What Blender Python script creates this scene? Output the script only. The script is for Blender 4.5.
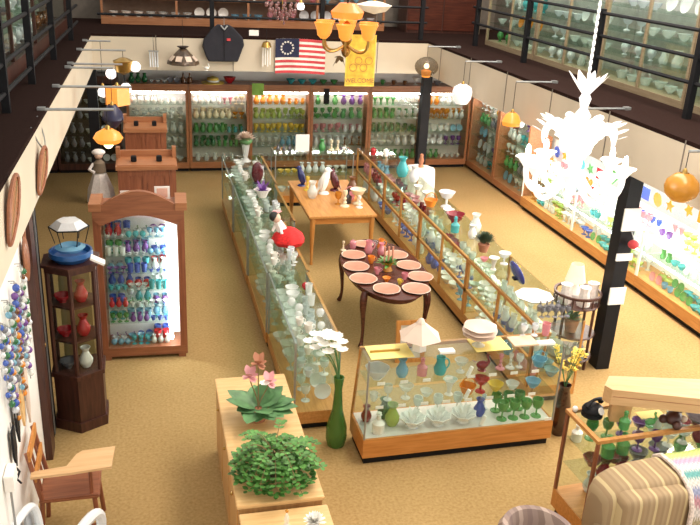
import bpy, bmesh, math, random
from mathutils import Vector, Matrix
for o in list(bpy.data.objects): bpy.data.objects.remove(o)
random.seed(7)
PI = math.pi
SC = bpy.context.scene
COL = SC.collection

# ------------------------------------------------------------------ camera, world, lights, exposure
cd = bpy.data.cameras.new('camera'); cam = bpy.data.objects.new('camera', cd); COL.objects.link(cam)
cd.sensor_width = 36; cd.lens = 808.44 / 700 * 36; cd.clip_start = 0.05; cd.clip_end = 100
R3 = Matrix(((0.97057839, 0.04264476, -0.23697891), (-0.2356901, 0.36965546, -0.89877974), (0.0492723, 0.92818978, 0.36883055)))
M4 = R3.to_4x4(); M4.translation = (0, 0, 4.4)
cam.matrix_world = M4
SC.camera = cam
w = bpy.data.worlds.new('world'); SC.world = w; w.use_nodes = True
w.node_tree.nodes['Background'].inputs[0].default_value = (1.0, 0.94, 0.86, 1)
w.node_tree.nodes['Background'].inputs[1].default_value = 0.72

def area(name, loc, rot, sx, sy, power, col=(1, 0.93, 0.82)):
    l = bpy.data.lights.new(name, 'AREA'); l.shape = 'RECTANGLE'; l.size = sx; l.size_y = sy; l.energy = power; l.color = col
    o = bpy.data.objects.new(name, l); COL.objects.link(o); o.location = loc; o.rotation_euler = rot
    return o
area('overhead_fill_light', (4.6, 7.5, 7.6), (0, math.radians(-8), 0), 2.4, 11.0, 560, (1, 0.88, 0.76))  # unseen overhead light, added to brighten the hall towards the right
area('side_daylight_lamp', (8.6, 8.0, 1.9), (0, math.radians(90), 0), 2.2, 12.0, 600, (1, 0.95, 0.92))
area('aisle_fill_light', (6.2, 9.0, 2.24), (0, 0, 0), .4, 9.0, 210, (1, .82, .70))  # unseen light under the balcony, added to brighten the right-hand floor
SC.cycles.transparent_max_bounces = 40; SC.cycles.max_bounces = 8; SC.cycles.sample_clamp_indirect = 6
SC.view_settings.view_transform = 'Standard'; SC.view_settings.look = 'None'
SC.view_settings.exposure = 0.68; SC.view_settings.gamma = 1; SC.view_settings.use_curve_mapping = False

# ------------------------------------------------------------------ materials
def newmat(name):
    m = bpy.data.materials.new(name); m.use_nodes = True
    nt = m.node_tree; return m, nt, nt.nodes['Principled BSDF']
def plain(name, col, rough=0.6, metal=0.0, noise=0.12, scale=9.0, emit=None, es=0.0, spec=0.5):
    m, nt, p = newmat(name)
    p.inputs['Roughness'].default_value = rough; p.inputs['Metallic'].default_value = metal
    p.inputs['Specular IOR Level'].default_value = spec
    tc = nt.nodes.new('ShaderNodeTexCoord'); n = nt.nodes.new('ShaderNodeTexNoise'); n.inputs['Scale'].default_value = scale
    nt.links.new(tc.outputs['Object'], n.inputs['Vector'])
    r = nt.nodes.new('ShaderNodeValToRGB')
    r.color_ramp.elements[0].position = .3; r.color_ramp.elements[1].position = .7
    r.color_ramp.elements[0].color = tuple(c * (1 - noise) for c in col) + (1,)
    r.color_ramp.elements[1].color = tuple(min(1, c * (1 + noise)) for c in col) + (1,)
    nt.links.new(n.outputs['Fac'], r.inputs[0]); nt.links.new(r.outputs[0], p.inputs['Base Color'])
    if emit: p.inputs['Emission Color'].default_value = tuple(emit) + (1,); p.inputs['Emission Strength'].default_value = es
    return m
def wood(name, col, dark, rough=0.4, scale=3.0, axis='X'):
    m, nt, p = newmat(name); p.inputs['Roughness'].default_value = rough
    tc = nt.nodes.new('ShaderNodeTexCoord'); mp = nt.nodes.new('ShaderNodeMapping')
    mp.inputs['Scale'].default_value = {'X': (1, 12, 12), 'Y': (12, 1, 12), 'Z': (12, 12, 1)}[axis]
    n = nt.nodes.new('ShaderNodeTexNoise'); n.inputs['Scale'].default_value = scale; n.inputs['Detail'].default_value = 5
    n.inputs['Distortion'].default_value = .6
    r = nt.nodes.new('ShaderNodeValToRGB'); r.color_ramp.elements[0].position = .32; r.color_ramp.elements[1].position = .68
    r.color_ramp.elements[0].color = tuple(dark) + (1,); r.color_ramp.elements[1].color = tuple(col) + (1,)
    nt.links.new(tc.outputs['Object'], mp.inputs[0]); nt.links.new(mp.outputs[0], n.inputs['Vector'])
    nt.links.new(n.outputs['Fac'], r.inputs[0]); nt.links.new(r.outputs[0], p.inputs['Base Color'])
    return m
def pane_mat(name, tint=(.95, .98, .96), refl=0.07, rough=0.03):
    m = bpy.data.materials.new(name); m.use_nodes = True; nt = m.node_tree; nt.nodes.clear()
    out = nt.nodes.new('ShaderNodeOutputMaterial'); mx = nt.nodes.new('ShaderNodeMixShader')
    t = nt.nodes.new('ShaderNodeBsdfTransparent'); g = nt.nodes.new('ShaderNodeBsdfGlossy')
    t.inputs[0].default_value = tuple(tint) + (1,); g.inputs['Roughness'].default_value = rough
    f = nt.nodes.new('ShaderNodeLayerWeight'); pw = nt.nodes.new('ShaderNodeMath'); pw.operation = 'POWER'; pw.inputs[1].default_value = 4
    a = nt.nodes.new('ShaderNodeMath'); a.operation = 'MULTIPLY_ADD'; a.inputs[1].default_value = .25; a.inputs[2].default_value = refl * .5; a.use_clamp = True
    nt.links.new(f.outputs['Facing'], pw.inputs[0]); nt.links.new(pw.outputs[0], a.inputs[0]); nt.links.new(a.outputs[0], mx.inputs[0])
    nt.links.new(t.outputs[0], mx.inputs[1]); nt.links.new(g.outputs[0], mx.inputs[2]); nt.links.new(mx.outputs[0], out.inputs[0])
    return m
def glassware(name, col, body=0.5):
    m = bpy.data.materials.new(name); m.use_nodes = True; nt = m.node_tree; p = nt.nodes['Principled BSDF']
    out = nt.nodes['Material Output']; mx = nt.nodes.new('ShaderNodeMixShader'); t = nt.nodes.new('ShaderNodeBsdfTransparent')
    t.inputs[0].default_value = tuple(.35 + .65 * c for c in col) + (1,)
    tc = nt.nodes.new('ShaderNodeTexCoord'); wv = nt.nodes.new('ShaderNodeTexNoise'); wv.inputs['Scale'].default_value = 30
    bp = nt.nodes.new('ShaderNodeBump'); bp.inputs['Strength'].default_value = .35; bp.inputs['Distance'].default_value = .01
    nt.links.new(tc.outputs['Object'], wv.inputs['Vector']); nt.links.new(wv.outputs['Fac'], bp.inputs['Height']); nt.links.new(bp.outputs[0], p.inputs['Normal'])
    p.inputs['Base Color'].default_value = tuple(col) + (1,); p.inputs['Roughness'].default_value = .06
    p.inputs['Specular IOR Level'].default_value = .9
    mx.inputs[0].default_value = body
    nt.links.new(t.outputs[0], mx.inputs[1]); nt.links.new(p.outputs[0], mx.inputs[2]); nt.links.new(mx.outputs[0], out.inputs[0])
    return m
def glow(name, col, s):
    m, nt, p = newmat(name); p.inputs['Base Color'].default_value = tuple(col) + (1,)
    p.inputs['Emission Color'].default_value = tuple(col) + (1,); p.inputs['Emission Strength'].default_value = s
    return m
def stripes(name, cols, scale, axis=0, rough=.85, bump=False):
    m, nt, p = newmat(name); p.inputs['Roughness'].default_value = rough
    tc = nt.nodes.new('ShaderNodeTexCoord'); sp = nt.nodes.new('ShaderNodeSeparateXYZ'); nt.links.new(tc.outputs['Object'], sp.inputs[0])
    mu = nt.nodes.new('ShaderNodeMath'); mu.operation = 'MULTIPLY'; mu.inputs[1].default_value = scale
    fr = nt.nodes.new('ShaderNodeMath'); fr.operation = 'FRACT'
    r = nt.nodes.new('ShaderNodeValToRGB'); r.color_ramp.interpolation = 'CONSTANT'
    n = len(cols)
    while len(r.color_ramp.elements) < n: r.color_ramp.elements.new(.5)
    for i, c in enumerate(cols): r.color_ramp.elements[i].position = i / n; 
    for i, c in enumerate(cols): r.color_ramp.elements[i].color = tuple(c) + (1,)
    nt.links.new(sp.outputs[axis], mu.inputs[0]); nt.links.new(mu.outputs[0], fr.inputs[0]); nt.links.new(fr.outputs[0], r.inputs[0]); nt.links.new(r.outputs[0], p.inputs['Base Color'])
    return m

def carpet():
    m, nt, p = newmat('carpet'); p.inputs['Roughness'].default_value = .95; p.inputs['Specular IOR Level'].default_value = .1
    tc = nt.nodes.new('ShaderNodeTexCoord')
    n = nt.nodes.new('ShaderNodeTexNoise'); n.inputs['Scale'].default_value = 38; n.inputs['Detail'].default_value = 3
    v = nt.nodes.new('ShaderNodeTexNoise'); v.inputs['Scale'].default_value = 1.1
    mx = nt.nodes.new('ShaderNodeMath'); mx.operation = 'MULTIPLY_ADD'; mx.inputs[1].default_value = .3
    r = nt.nodes.new('ShaderNodeValToRGB'); r.color_ramp.elements[0].position = .45; r.color_ramp.elements[1].position = .88
    r.color_ramp.elements[0].color = (.325, .213, .082, 1); r.color_ramp.elements[1].color = (.45, .305, .135, 1)
    for q in (n, v): nt.links.new(tc.outputs['Object'], q.inputs['Vector'])
    nt.links.new(v.outputs['Fac'], mx.inputs[0]); nt.links.new(n.outputs['Fac'], mx.inputs[2])
    nt.links.new(mx.outputs[0], r.inputs[0]); nt.links.new(r.outputs[0], p.inputs['Base Color'])
    return m
M = dict(
    carpet=carpet(),
    cream=plain('cream_paint', (.62, .54, .42), .8, noise=.04, scale=2),
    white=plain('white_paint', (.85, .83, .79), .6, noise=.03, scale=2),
    browncarpet=plain('brown_carpet', (.022, .011, .009), .95, scale=40, spec=.05),
    black=plain('black_metal', (.010, .010, .012), .6, spec=.2),
    grey=plain('grey_metal', (.35, .36, .36), .4, .6),
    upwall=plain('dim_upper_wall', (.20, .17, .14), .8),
    oak=wood('pale_oak', (.78, .52, .24), (.66, .40, .16)),
    greyoak=wood('grey_oak', (.36, .28, .18), (.27, .20, .12), axis='Y'),
    oakz=wood('pale_oak_upright', (.62, .36, .14), (.48, .25, .09), axis='Z'),
    honey=wood('honey_wood', (.62, .27, .07), (.47, .18, .035)),
    honeyy=wood('honey_wood_lengthwise', (.60, .30, .09), (.46, .20, .05), axis='Y'),
    honeyz=wood('honey_wood_upright', (.60, .27, .07), (.45, .18, .04), axis='Z'),
    cherry=wood('cherry_wood', (.34, .13, .06), (.23, .08, .038), axis='X'),
    cherryz=wood('cherry_wood_upright', (.32, .11, .05), (.21, .065, .03), axis='Z'),
    cabwood=wood('brown_cabinet_wood', (.44, .19, .085), (.32, .125, .05), axis='X'),
    walnut=wood('dark_walnut', (.085, .030, .020), (.04, .014, .010), axis='Z'),
    mahog=wood('mahogany', (.11, .03, .018), (.05, .015, .010), .25),
    tan=wood('tan_board', (.72, .47, .24), (.62, .38, .18)),
    dark=plain('dark_interior', (.05, .035, .03), .8),
    glass=pane_mat('clear_pane'),
    topglass=pane_mat('glass_top', (.90, .95, .92), .14, .05),
    shelfglass=pane_mat('glass_shelf', (.86, .93, .90), .12, .05),
    ctube=glow('counter_tube', (.97, .98, 1.0), 15),
    tube=glow('fluorescent_tube', (.97, .98, 1.0), 30),
    paper=plain('white_paper', (.9, .88, .84), .7, noise=.03),
    yellowp=plain('yellow_paper', (.85, .70, .22), .7, noise=.05),
    backpanel=plain('pale_back_panel', (.62, .60, .56), .7, noise=.05),
    brightback=plain('white_back_panel', (.88, .88, .86), .6, noise=.02),
    mirror=plain('mirror_panel', (.75, .76, .76), .06, 1.0, noise=.02),
    leaf=plain('leaf_green', (.085, .24, .045), .45, noise=.5, scale=14),
    leafb=plain('leaf_bluegreen', (.10, .24, .09), .5, noise=.35, scale=10),
    twig=plain('twig', (.22, .15, .06), .8),
    terra=plain('terracotta', (.42, .17, .09), .7),
    pinkfl=plain('pink_petal', (.75, .35, .36), .6), whitefl=plain('white_petal', (.92, .90, .84), .6),
    yellowfl=plain('yellow_petal', (.85, .62, .10), .6),
    redcl=plain('red_cloth', (.62, .015, .015), .8, noise=.25, scale=40),
    navy=plain('navy_cloth', (.018, .022, .06), .85), redst=plain('flag_red', (.58, .06, .07), .8), whitest=plain('flag_white', (.85, .80, .74), .8),
    blackcl=plain('black_cloth', (.02, .02, .028), .9),
    lace=plain('white_lace', (.9, .84, .80), .9, noise=.1, scale=40),
    pinkdish=plain('pink_china', (.50, .225, .15), .4, noise=.1), rim=plain('cream_china', (.66, .52, .42), .4, noise=.04),
    skin=plain('doll_face', (.75, .50, .38), .6), hair=plain('doll_hair', (.03, .03, .03), .8),
    milk=plain('white_ceramic', (.88, .86, .82), .25, noise=.03),
    brass=plain('brass', (.45, .28, .08), .3, .9),
    sofa=stripes('striped_upholstery', [(.38, .27, .15), (.33, .23, .13), (.41, .30, .17), (.36, .25, .14), (.58, .46, .25), (.35, .24, .13)], 8),
    ottoman=stripes('mauve_striped_upholstery', [(.28, .20, .17), (.24, .17, .15), (.30, .22, .19), (.25, .18, .15), (.42, .32, .27)], 6),
)
AMBER = plain('amber_lit_glass', (.55, .16, .02), .3, noise=.15, scale=20, emit=(1.0, .34, .05), es=.62)
AMBERD = plain('amber_glass', (.36, .16, .02), .2, emit=(1, .4, .04), es=.12)
BULB = glow('warm_bulb', (1.0, .72, .34), 5)
WBULB = glow('white_bulb', (1.0, .95, .88), 12)
WSHADE = glow('white_lit_shade', (1.0, .93, .88), 1.0)
OPAL = plain('opal_glass', (.92, .90, .88), .12, noise=.02, emit=(1, .95, .93), es=.38)
GC = {
 'clear': ((.90, .93, .91), .40), 'green': ((.14, .50, .16), .5), 'dark green': ((.05, .26, .10), .58), 'lime': ((.52, .66, .16), .6),
 'blue': ((.08, .18, .66), .55), 'light blue': ((.30, .62, .80), .5), 'turquoise': ((.10, .58, .62), .55), 'pink': ((.85, .42, .48), .5),
 'red': ((.55, .02, .03), .75), 'ruby': ((.30, .01, .03), .75), 'amber': ((.72, .32, .03), .65), 'orange': ((.9, .35, .04), .7), 'yellow': ((.85, .66, .10), .7),
 'purple': ((.22, .08, .38), .65), 'milk white': ((.88, .86, .80), .97), 'cream': ((.85, .74, .52), .95), 'smoky': ((.30, .30, .34), .5),
 'black': ((.015, .012, .018), .95), 'frosted': ((.86, .89, .92), .7), 'brown': ((.20, .08, .03), .8)}
GM = {k: glassware(k.replace(' ', '_') + '_glass', *v) for k, v in GC.items()}

# ------------------------------------------------------------------ mesh helpers
class MB:
    def __init__(s): s.b = bmesh.new()
    def box(s, x0, y0, z0, x1, y1, z1, mt=None, bev=0):
        c = ((x0 + x1) / 2, (y0 + y1) / 2, (z0 + z1) / 2)
        r = bmesh.ops.create_cube(s.b, size=1, matrix=Matrix.Translation(c) @ Matrix.Diagonal((abs(x1 - x0), abs(y1 - y0), abs(z1 - z0), 1)))
        if bev:
            es = list({e for v in r['verts'] for e in v.link_edges}); bmesh.ops.bevel(s.b, geom=es, offset=bev, segments=2 if bev < .03 else 5, affect='EDGES')
        elif mt is not None: bmesh.ops.transform(s.b, matrix=mt, verts=r['verts'])
        return s
    def lathe(s, prof, loc=(0, 0, 0), seg=16, ripple=0, rn=8, mt=None):
        rings = []
        for (r, z) in prof:
            if r < 1e-5: rings.append([s.b.verts.new((0, 0, z))]); continue
            rings.append([s.b.verts.new(((r * (1 + ripple * math.cos(rn * 2 * PI * k / seg))) * math.cos(2 * PI * k / seg), (r * (1 + ripple * math.cos(rn * 2 * PI * k / seg))) * math.sin(2 * PI * k / seg), z)) for k in range(seg)])
        for a, c in zip(rings, rings[1:]):
            for k in range(seg):
                k2 = (k + 1) % seg
                if len(a) == 1 and len(c) == 1: continue
                if len(a) == 1: s.b.faces.new((a[0], c[k2], c[k]))
                elif len(c) == 1: s.b.faces.new((a[k], a[k2], c[0]))
                else: s.b.faces.new((a[k], a[k2], c[k2], c[k]))
        vs = [v for r in rings for v in r]
        m = Matrix.Translation(loc)
        if mt is not None: m = m @ mt
        bmesh.ops.transform(s.b, matrix=m, verts=vs)
        return s
    def tube(s, pts, r, seg=8, cap=True):
        pts = [Vector(p) for p in pts]; n = len(pts); rings = []
        rr = r if isinstance(r, (list, tuple)) else [r] * n
        up = Vector((0, 0, 1)); pu = None
        for i, p in enumerate(pts):
            d = (pts[min(i + 1, n - 1)] - pts[max(i - 1, 0)]).normalized()
            u = pu if pu is not None else (up if abs(d.z) < .95 else Vector((1, 0, 0)))
            a = d.cross(u)
            if a.length < 1e-4: a = d.cross(Vector((0, 1, 0)))
            a.normalize(); b = a.cross(d).normalized(); pu = b
            rings.append([s.b.verts.new(p + (a * math.cos(2 * PI * k / seg) + b * math.sin(2 * PI * k / seg)) * rr[i]) for k in range(seg)])
        for a, c in zip(rings, rings[1:]):
            for k in range(seg): s.b.faces.new((a[k], a[(k + 1) % seg], c[(k + 1) % seg], c[k]))
        if cap:
            s.b.faces.new(rings[0][::-1]); s.b.faces.new(rings[-1])
        return s
    def ball(s, c, r, sx=1, sy=1, sz=1, u=12, v=8, mt=None):
        m = Matrix.Translation(c)
        if mt is not None: m = m @ mt
        bmesh.ops.create_uvsphere(s.b, u_segments=u, v_segments=v, radius=r, matrix=m @ Matrix.Diagonal((sx, sy, sz, 1))); return s
    def pillow(s, x0, y0, z0, x1, y1, z1, e=.35, u=28, v=16):
        c = Vector(((x0 + x1) / 2, (y0 + y1) / 2, (z0 + z1) / 2)); h = Vector(((x1 - x0) / 2, (y1 - y0) / 2, (z1 - z0) / 2))
        f = lambda w, m: math.copysign(abs(w) ** m, w)
        r_ = bmesh.ops.create_uvsphere(s.b, u_segments=u, v_segments=v, radius=1)
        for q in r_['verts']:
            la = math.asin(max(-1, min(1, q.co.z))); lo = math.atan2(q.co.y, q.co.x)
            q.co = c + Vector((h.x * f(math.cos(la), e) * f(math.cos(lo), e), h.y * f(math.cos(la), e) * f(math.sin(lo), e), h.z * f(math.sin(la), e)))
        return s
    def prism(s, pts, h, mt=None):      # polygon in XY extruded by h in Z
        a = [s.b.verts.new((x, y, 0)) for x, y in pts]; c = [s.b.verts.new((x, y, h)) for x, y in pts]; n = len(pts)
        s.b.faces.new(a[::-1]); s.b.faces.new(c)
        for k in range(n): s.b.faces.new((a[k], a[(k + 1) % n], c[(k + 1) % n], c[k]))
        if mt is not None: bmesh.ops.transform(s.b, matrix=mt, verts=a + c)
        return s
    def leafs(s, base, tip, wd, up=Vector((0, 0, 1)), curl=.15, th=.002):
        base = Vector(base); tip = Vector(tip); d = tip - base; L = d.length; d.normalize(); a = d.cross(up)
        if a.length < 1e-3: a = Vector((1, 0, 0))
        a.normalize(); nrm = a.cross(d)
        row = []
        for t, q in ((0, .12), (.3, .85), (.6, 1), (.85, .55), (1, .03)):
            c = base + d * L * t - nrm * (curl * L * t * t)
            row.append([s.b.verts.new(c - a * wd * q), s.b.verts.new(c + nrm * (-.15 * wd * q)), s.b.verts.new(c + a * wd * q)])
        for p, q in zip(row, row[1:]):
            s.b.faces.new((p[0], p[1], q[1], q[0])); s.b.faces.new((p[1], p[2], q[2], q[1]))
        return s
    def mesh(s, name, mat, smooth=True):
        me = bpy.data.meshes.new(name); bmesh.ops.recalc_face_normals(s.b, faces=s.b.faces)
        s.b.to_mesh(me); s.b.free(); me.materials.append(mat)
        if smooth:
            me.polygons.foreach_set('use_smooth', [True] * len(me.polygons))
            me.set_sharp_from_angle(angle=math.radians(38))
        return me
    def build(s, name, mat, parent=None, label=None, loc=None, rot=None):
        o = bpy.data.objects.new(name, s.mesh(name, mat)); COL.objects.link(o)
        if parent: o.parent = parent
        if label: o['label'] = label
        if loc: o.location = loc
        if rot: o.rotation_euler = rot
        return o
def tag(o, label, cat, group=None, kind=None):
    o['label'] = label; o['category'] = cat
    if group: o['group'] = group
    if kind: o['kind'] = kind
    return o
def thing(name, label, cat, loc=(0, 0, 0), rz=0, group=None):
    o = bpy.data.objects.new(name, None); COL.objects.link(o); o.location = loc; o.rotation_euler = (0, 0, rz); o.empty_display_size = .1
    return tag(o, label, cat, group)
def struct(name, mb, mat, label=None, parent=None):
    o = mb.build(name, mat, parent, label); o['kind'] = 'structure'; return o
def bez(p0, p1, p2, p3, n=10):
    P = [Vector(p) for p in (p0, p1, p2, p3)]
    return [P[0] * (1 - t) ** 3 + P[1] * 3 * t * (1 - t) ** 2 + P[2] * 3 * t * t * (1 - t) + P[3] * t ** 3 for t in [i / n for i in range(n + 1)]]

# ------------------------------------------------------------------ structure
ZB, ZF = 2.27, 2.83          # underside and floor level of the balcony
struct('floor', MB().box(-3.0, -1.0, -.1, 7.4, 16.5, 0), M['carpet'], 'mustard gold carpet floor')
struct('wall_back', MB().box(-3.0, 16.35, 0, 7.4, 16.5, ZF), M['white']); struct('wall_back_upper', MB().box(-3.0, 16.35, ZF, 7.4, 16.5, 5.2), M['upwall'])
struct('wall_left', MB().box(-1.15, 2.0, 0, -.99, 6.42, ZB), M['white'], 'white side wall hung with odds and ends')
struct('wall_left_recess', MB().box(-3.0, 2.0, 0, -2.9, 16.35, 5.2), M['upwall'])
# right wall: piers and bands around the windows
rw = MB(); rw.box(7.15, 2.0, 0, 7.3, 16.35, .92); rw.box(7.15, 2.0, 2.2, 7.3, 16.35, ZB)
ys = [2.0, 3.0, 4.9, 6.8, 8.7, 10.6, 12.7]
rw.box(7.15, 12.7, .92, 7.3, 16.35, 2.2)
for y in ys[:-1]: rw.box(7.15, y, .92, 7.3, y + .1, 2.2)
struct('wall_right', rw, M['white'])
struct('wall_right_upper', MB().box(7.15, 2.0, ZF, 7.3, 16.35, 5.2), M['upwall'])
for i in range(len(ys) - 1):
    win = MB(); y0, y1 = ys[i] + .1, ys[i + 1]
    win.box(7.14, y0, .92, 7.2, y0 + .04, 2.2).box(7.14, y1 - .04, .92, 7.2, y1, 2.2).box(7.14, y0, .92, 7.2, y1, .96).box(7.14, y0, 2.16, 7.2, y1, 2.2)
    wo = struct('window_%d' % (i + 1), win, M['white'], 'white framed window behind the glass counters')
    MB().box(7.17, y0 + .04, .96, 7.176, y1 - .04, 2.16).build('window_pane', M['glass'], wo)
# balcony floor and fascias
bf = MB(); bf.box(5.0, 2.0, ZB + .02, 7.15, 16.35, ZF); bf.box(-.86, 14.0, ZB + .02, 5.0, 16.35, ZF)
bf.prism([(-2.9, 2.0), (-1.06, 2.0), (-.86, 14.0), (-.86, 16.35), (-2.9, 16.35)], ZF - ZB - .02, Matrix.Translation((0, 0, ZB + .02)))
struct('trim_1', bf, M['browncarpet'], 'dark brown carpeted balcony floor')
fo_ = [(4.88, 2.0), (5.0, 2.0), (5.0, 14.0), (-.88, 14.0), (-1.08, 2.0), (-.98, 2.0), (-.80, 13.9), (4.88, 13.9)]
struct('trim_8', MB().prism(fo_, .04, Matrix.Translation((0, 0, ZF - .035))), M['browncarpet'], 'dark brown strip added to cover the bright fascia top')  # added strip, hides the white highlight along the fascia's top edge
fa = MB(); fa.prism([(4.88, 2.0), (5.0, 2.0), (5.0, 14.0), (-.88, 14.0), (-1.08, 2.0), (-.98, 2.0), (-.80, 13.9), (4.88, 13.9)], ZF - ZB - .036, Matrix.Translation((0, 0, ZB)))
struct('trim_2', fa, M['cream'], 'cream balcony fascia around the open hall')
sm = MB()
for i in range(9): sm.box(4.872, 2.4 + i * 1.35, ZB, 4.88, 2.412 + i * 1.35, ZF)
for i in range(4): sm.box(.2 + i * 1.25, 13.893, ZB, .212 + i * 1.25, 13.9, ZF)
struct('trim_7', sm, M['upwall'], 'thin panel joints in the cream fascia')
struct('trim_3', MB().box(4.86, 7.18, 0, 5.02, 7.36, ZB), M['black'], 'black steel column by the plant stand')
struct('trim_4', MB().box(4.84, 13.86, 0, 5.0, 14.02, ZB), M['black'], 'black steel column by the back cabinets')
struct('trim_5', MB().box(-.92, 13.84, 0, -.76, 14.0, ZB), M['black'], 'black steel column in the back corner of the side aisle')
dr = MB(); dr.box(-1.12, 6.42, 0, -.93, 6.62, ZB)
struct('trim_6', dr, M['walnut'], 'dark brown wooden door frame')
dd = MB(); dd.box(-1.1, 6.78, 0, -.95, 6.98, ZB); dd.box(-1.1, 6.62, 0, -1.04, 6.78, ZB)
d1 = struct('door_1', dd, M['black'], 'black door leaf folded beside the corner cabinet')
MB().box(-.95, 6.80, .02, -.94, 6.822, ZB).build('door_edge_strip', M['grey'], d1, 'thin pale edge strip')
MB().ball((-.96, 6.7, 1.0), .03).build('door_handle', M['brass'], d1)

# ------------------------------------------------------------------ glassware library
def hb(mb, r, z0, z1, k=.5):   # handle
    mb.tube(bez((r, 0, z1), (r + k, 0, z1), (r + k, 0, z0), (r * .8, 0, z0), 8), .045, 6)
def item_mesh(kind):
    m = MB(); S = 12
    if kind == 'goblet': m.lathe([(0, 0), (.27, 0), (.26, .03), (.05, .08), (.045, .4), (.2, .52), (.29, .78), (.26, 1), (.235, 1), (.26, .78), (.17, .56), (0, .5)], seg=S)
    elif kind == 'vase': m.lathe([(0, 0), (.2, 0), (.3, .2), (.32, .4), (.18, .68), (.14, .8), (.24, 1), (.21, 1), (.11, .8), (.15, .66), (.28, .4), (0, .06)], seg=S)
    elif kind == 'flared_vase': m.lathe([(0, 0), (.25, 0), (.12, .12), (.14, .45), (.22, .75), (.42, 1), (.39, 1), (.19, .75), (.1, .45), (0, .2)], seg=16, ripple=.06, rn=4)
    elif kind == 'bowl': m.lathe([(0, 0), (.4, 0), (.38, .1), (.75, .45), (1.0, 1), (.95, 1), (.7, .5), (.35, .18), (0, .14)], seg=20, ripple=.04, rn=5)
    elif kind == 'plate':
        m.lathe([(0, 0), (.28, 0), (.34, .03), (.5, .10), (.49, .12), (.3, .06), (0, .04)], seg=20, loc=(0, .12, .5), mt=Matrix.Rotation(math.radians(78), 4, 'X'))
    elif kind == 'tumbler': m.lathe([(0, 0), (.27, 0), (.34, 1), (.31, 1), (.25, .08), (0, .08)], seg=S)
    elif kind == 'pitcher':
        m.lathe([(0, 0), (.28, 0), (.36, .3), (.22, .68), (.26, 1), (.23, 1), (.19, .68), (.32, .3), (0, .06)], seg=S); hb(m, .24, .25, .88, .35); m.leafs((-.2, 0, .85), (-.42, 0, 1.04), .09)
    elif kind == 'bottle': m.lathe([(0, 0), (.25, 0), (.27, .45), (.1, .62), (.09, .82), (.13, .84), (.04, .86), (.11, .93), (0, 1)], seg=S)
    elif kind == 'compote': m.lathe([(0, 0), (.32, 0), (.3, .05), (.07, .15), (.07, .48), (.3, .6), (.5, .95), (.46, .96), (.26, .66), (0, .58)], seg=16, ripple=.03, rn=4)
    elif kind == 'candlestick': m.lathe([(0, 0), (.3, 0), (.28, .06), (.08, .14), (.13, .25), (.06, .36), (.11, .5), (.05, .62), (.15, .82), (.14, 1), (.1, 1), (.08, .88), (0, .86)], seg=S)
    elif kind == 'basket':
        m.lathe([(0, 0), (.3, 0), (.32, .08), (.5, .5), (.46, .5), (.28, .12), (0, .1)], seg=16, ripple=.06, rn=4)
        m.tube(bez((-.47, 0, .48), (-.35, 0, 1.18), (.35, 0, 1.18), (.47, 0, .48), 10), .035, 6)
    elif kind == 'lidded_jar': m.lathe([(0, 0), (.3, 0), (.34, .1), (.36, .55), (.28, .62), (.38, .66), (.3, .8), (.08, .88), (.1, .96), (0, 1)], seg=S)
    elif kind == 'cup':
        m.lathe([(0, 0), (.28, 0), (.3, .1), (.48, .6), (.5, 1), (.46, 1), (.43, .6), (.2, .18), (0, .15)], seg=S); hb(m, .44, .35, .85, .4)
    elif kind == 'bird_figurine':
        m.lathe([(0, 0), (.25, 0), (.22, .06), (0, .08)], seg=S); m.ball((0, 0, .32), .28, 1.25, .75, .85, 10, 7)
        m.tube(bez((.25, 0, .4), (.55, 0, .55), (.1, 0, .75), (.28, 0, .95), 7), [.12, .1, .08, .07, .07, .07, .08, .07], 6); m.leafs((-.25, 0, .4), (-.6, 0, .7), .14); m.leafs((.3, 0, .94), (.5, 0, .86), .05)
    elif kind == 'urn':
        m.lathe([(0, 0), (.2, 0), (.08, .1), (.3, .4), (.31, .6), (.16, .82), (.24, 1), (.21, 1), (.13, .82), (.28, .6), (0, .2)], seg=S); hb(m, .2, .5, .88, .2)
    elif kind == 'ball_weight': m.ball((0, 0, .48), .48, 1, 1, 1, 14, 9); m.lathe([(0, 0), (.25, 0), (.22, .05), (0, .06)], seg=S)
    return m
KCAT = {'goblet': 'goblet', 'vase': 'vase', 'flared_vase': 'vase', 'bowl': 'bowl', 'plate': 'plate', 'tumbler': 'tumbler', 'pitcher': 'pitcher', 'bottle': 'bottle',
        'compote': 'glass dish', 'candlestick': 'candlestick', 'basket': 'basket', 'lidded_jar': 'jar', 'cup': 'cup', 'bird_figurine': 'figurine', 'ball_weight': 'paperweight', 'urn': 'urn'}
HS = {'goblet': .17, 'vase': .19, 'flared_vase': .2, 'bowl': .085, 'plate': .2, 'tumbler': .12, 'pitcher': .18, 'bottle': .2, 'compote': .15, 'candlestick': .17,
      'basket': .17, 'lidded_jar': .15, 'cup': .085, 'bird_figurine': .13, 'ball_weight': .085, 'urn': .19}
KW = {'goblet': .3, 'vase': .33, 'flared_vase': .42, 'bowl': 1.02, 'plate': .5, 'tumbler': .34, 'pitcher': .55, 'bottle': .27, 'compote': .5, 'candlestick': .3, 'basket': .5,
      'lidded_jar': .38, 'cup': .65, 'bird_figurine': .58, 'ball_weight': .48, 'urn': .36}
_mc = {}
def put(kind, colr, x, y, z, h=None, label=None, group=None, rz=0.0):
    key = (kind, colr)
    if key not in _mc: _mc[key] = item_mesh(kind).mesh(kind, GM[colr])
    o = bpy.data.objects.new(kind, _mc[key]); COL.objects.link(o)
    h = h or HS[kind]; o.location = (x, y, z); o.scale = (h, h, h); o.rotation_euler = (0, 0, rz)
    tag(o, label, KCAT[kind], group); return o
nvase = 0
def spell(k): return k.replace('_', ' ').replace('ball weight', 'ball paperweight')
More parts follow.
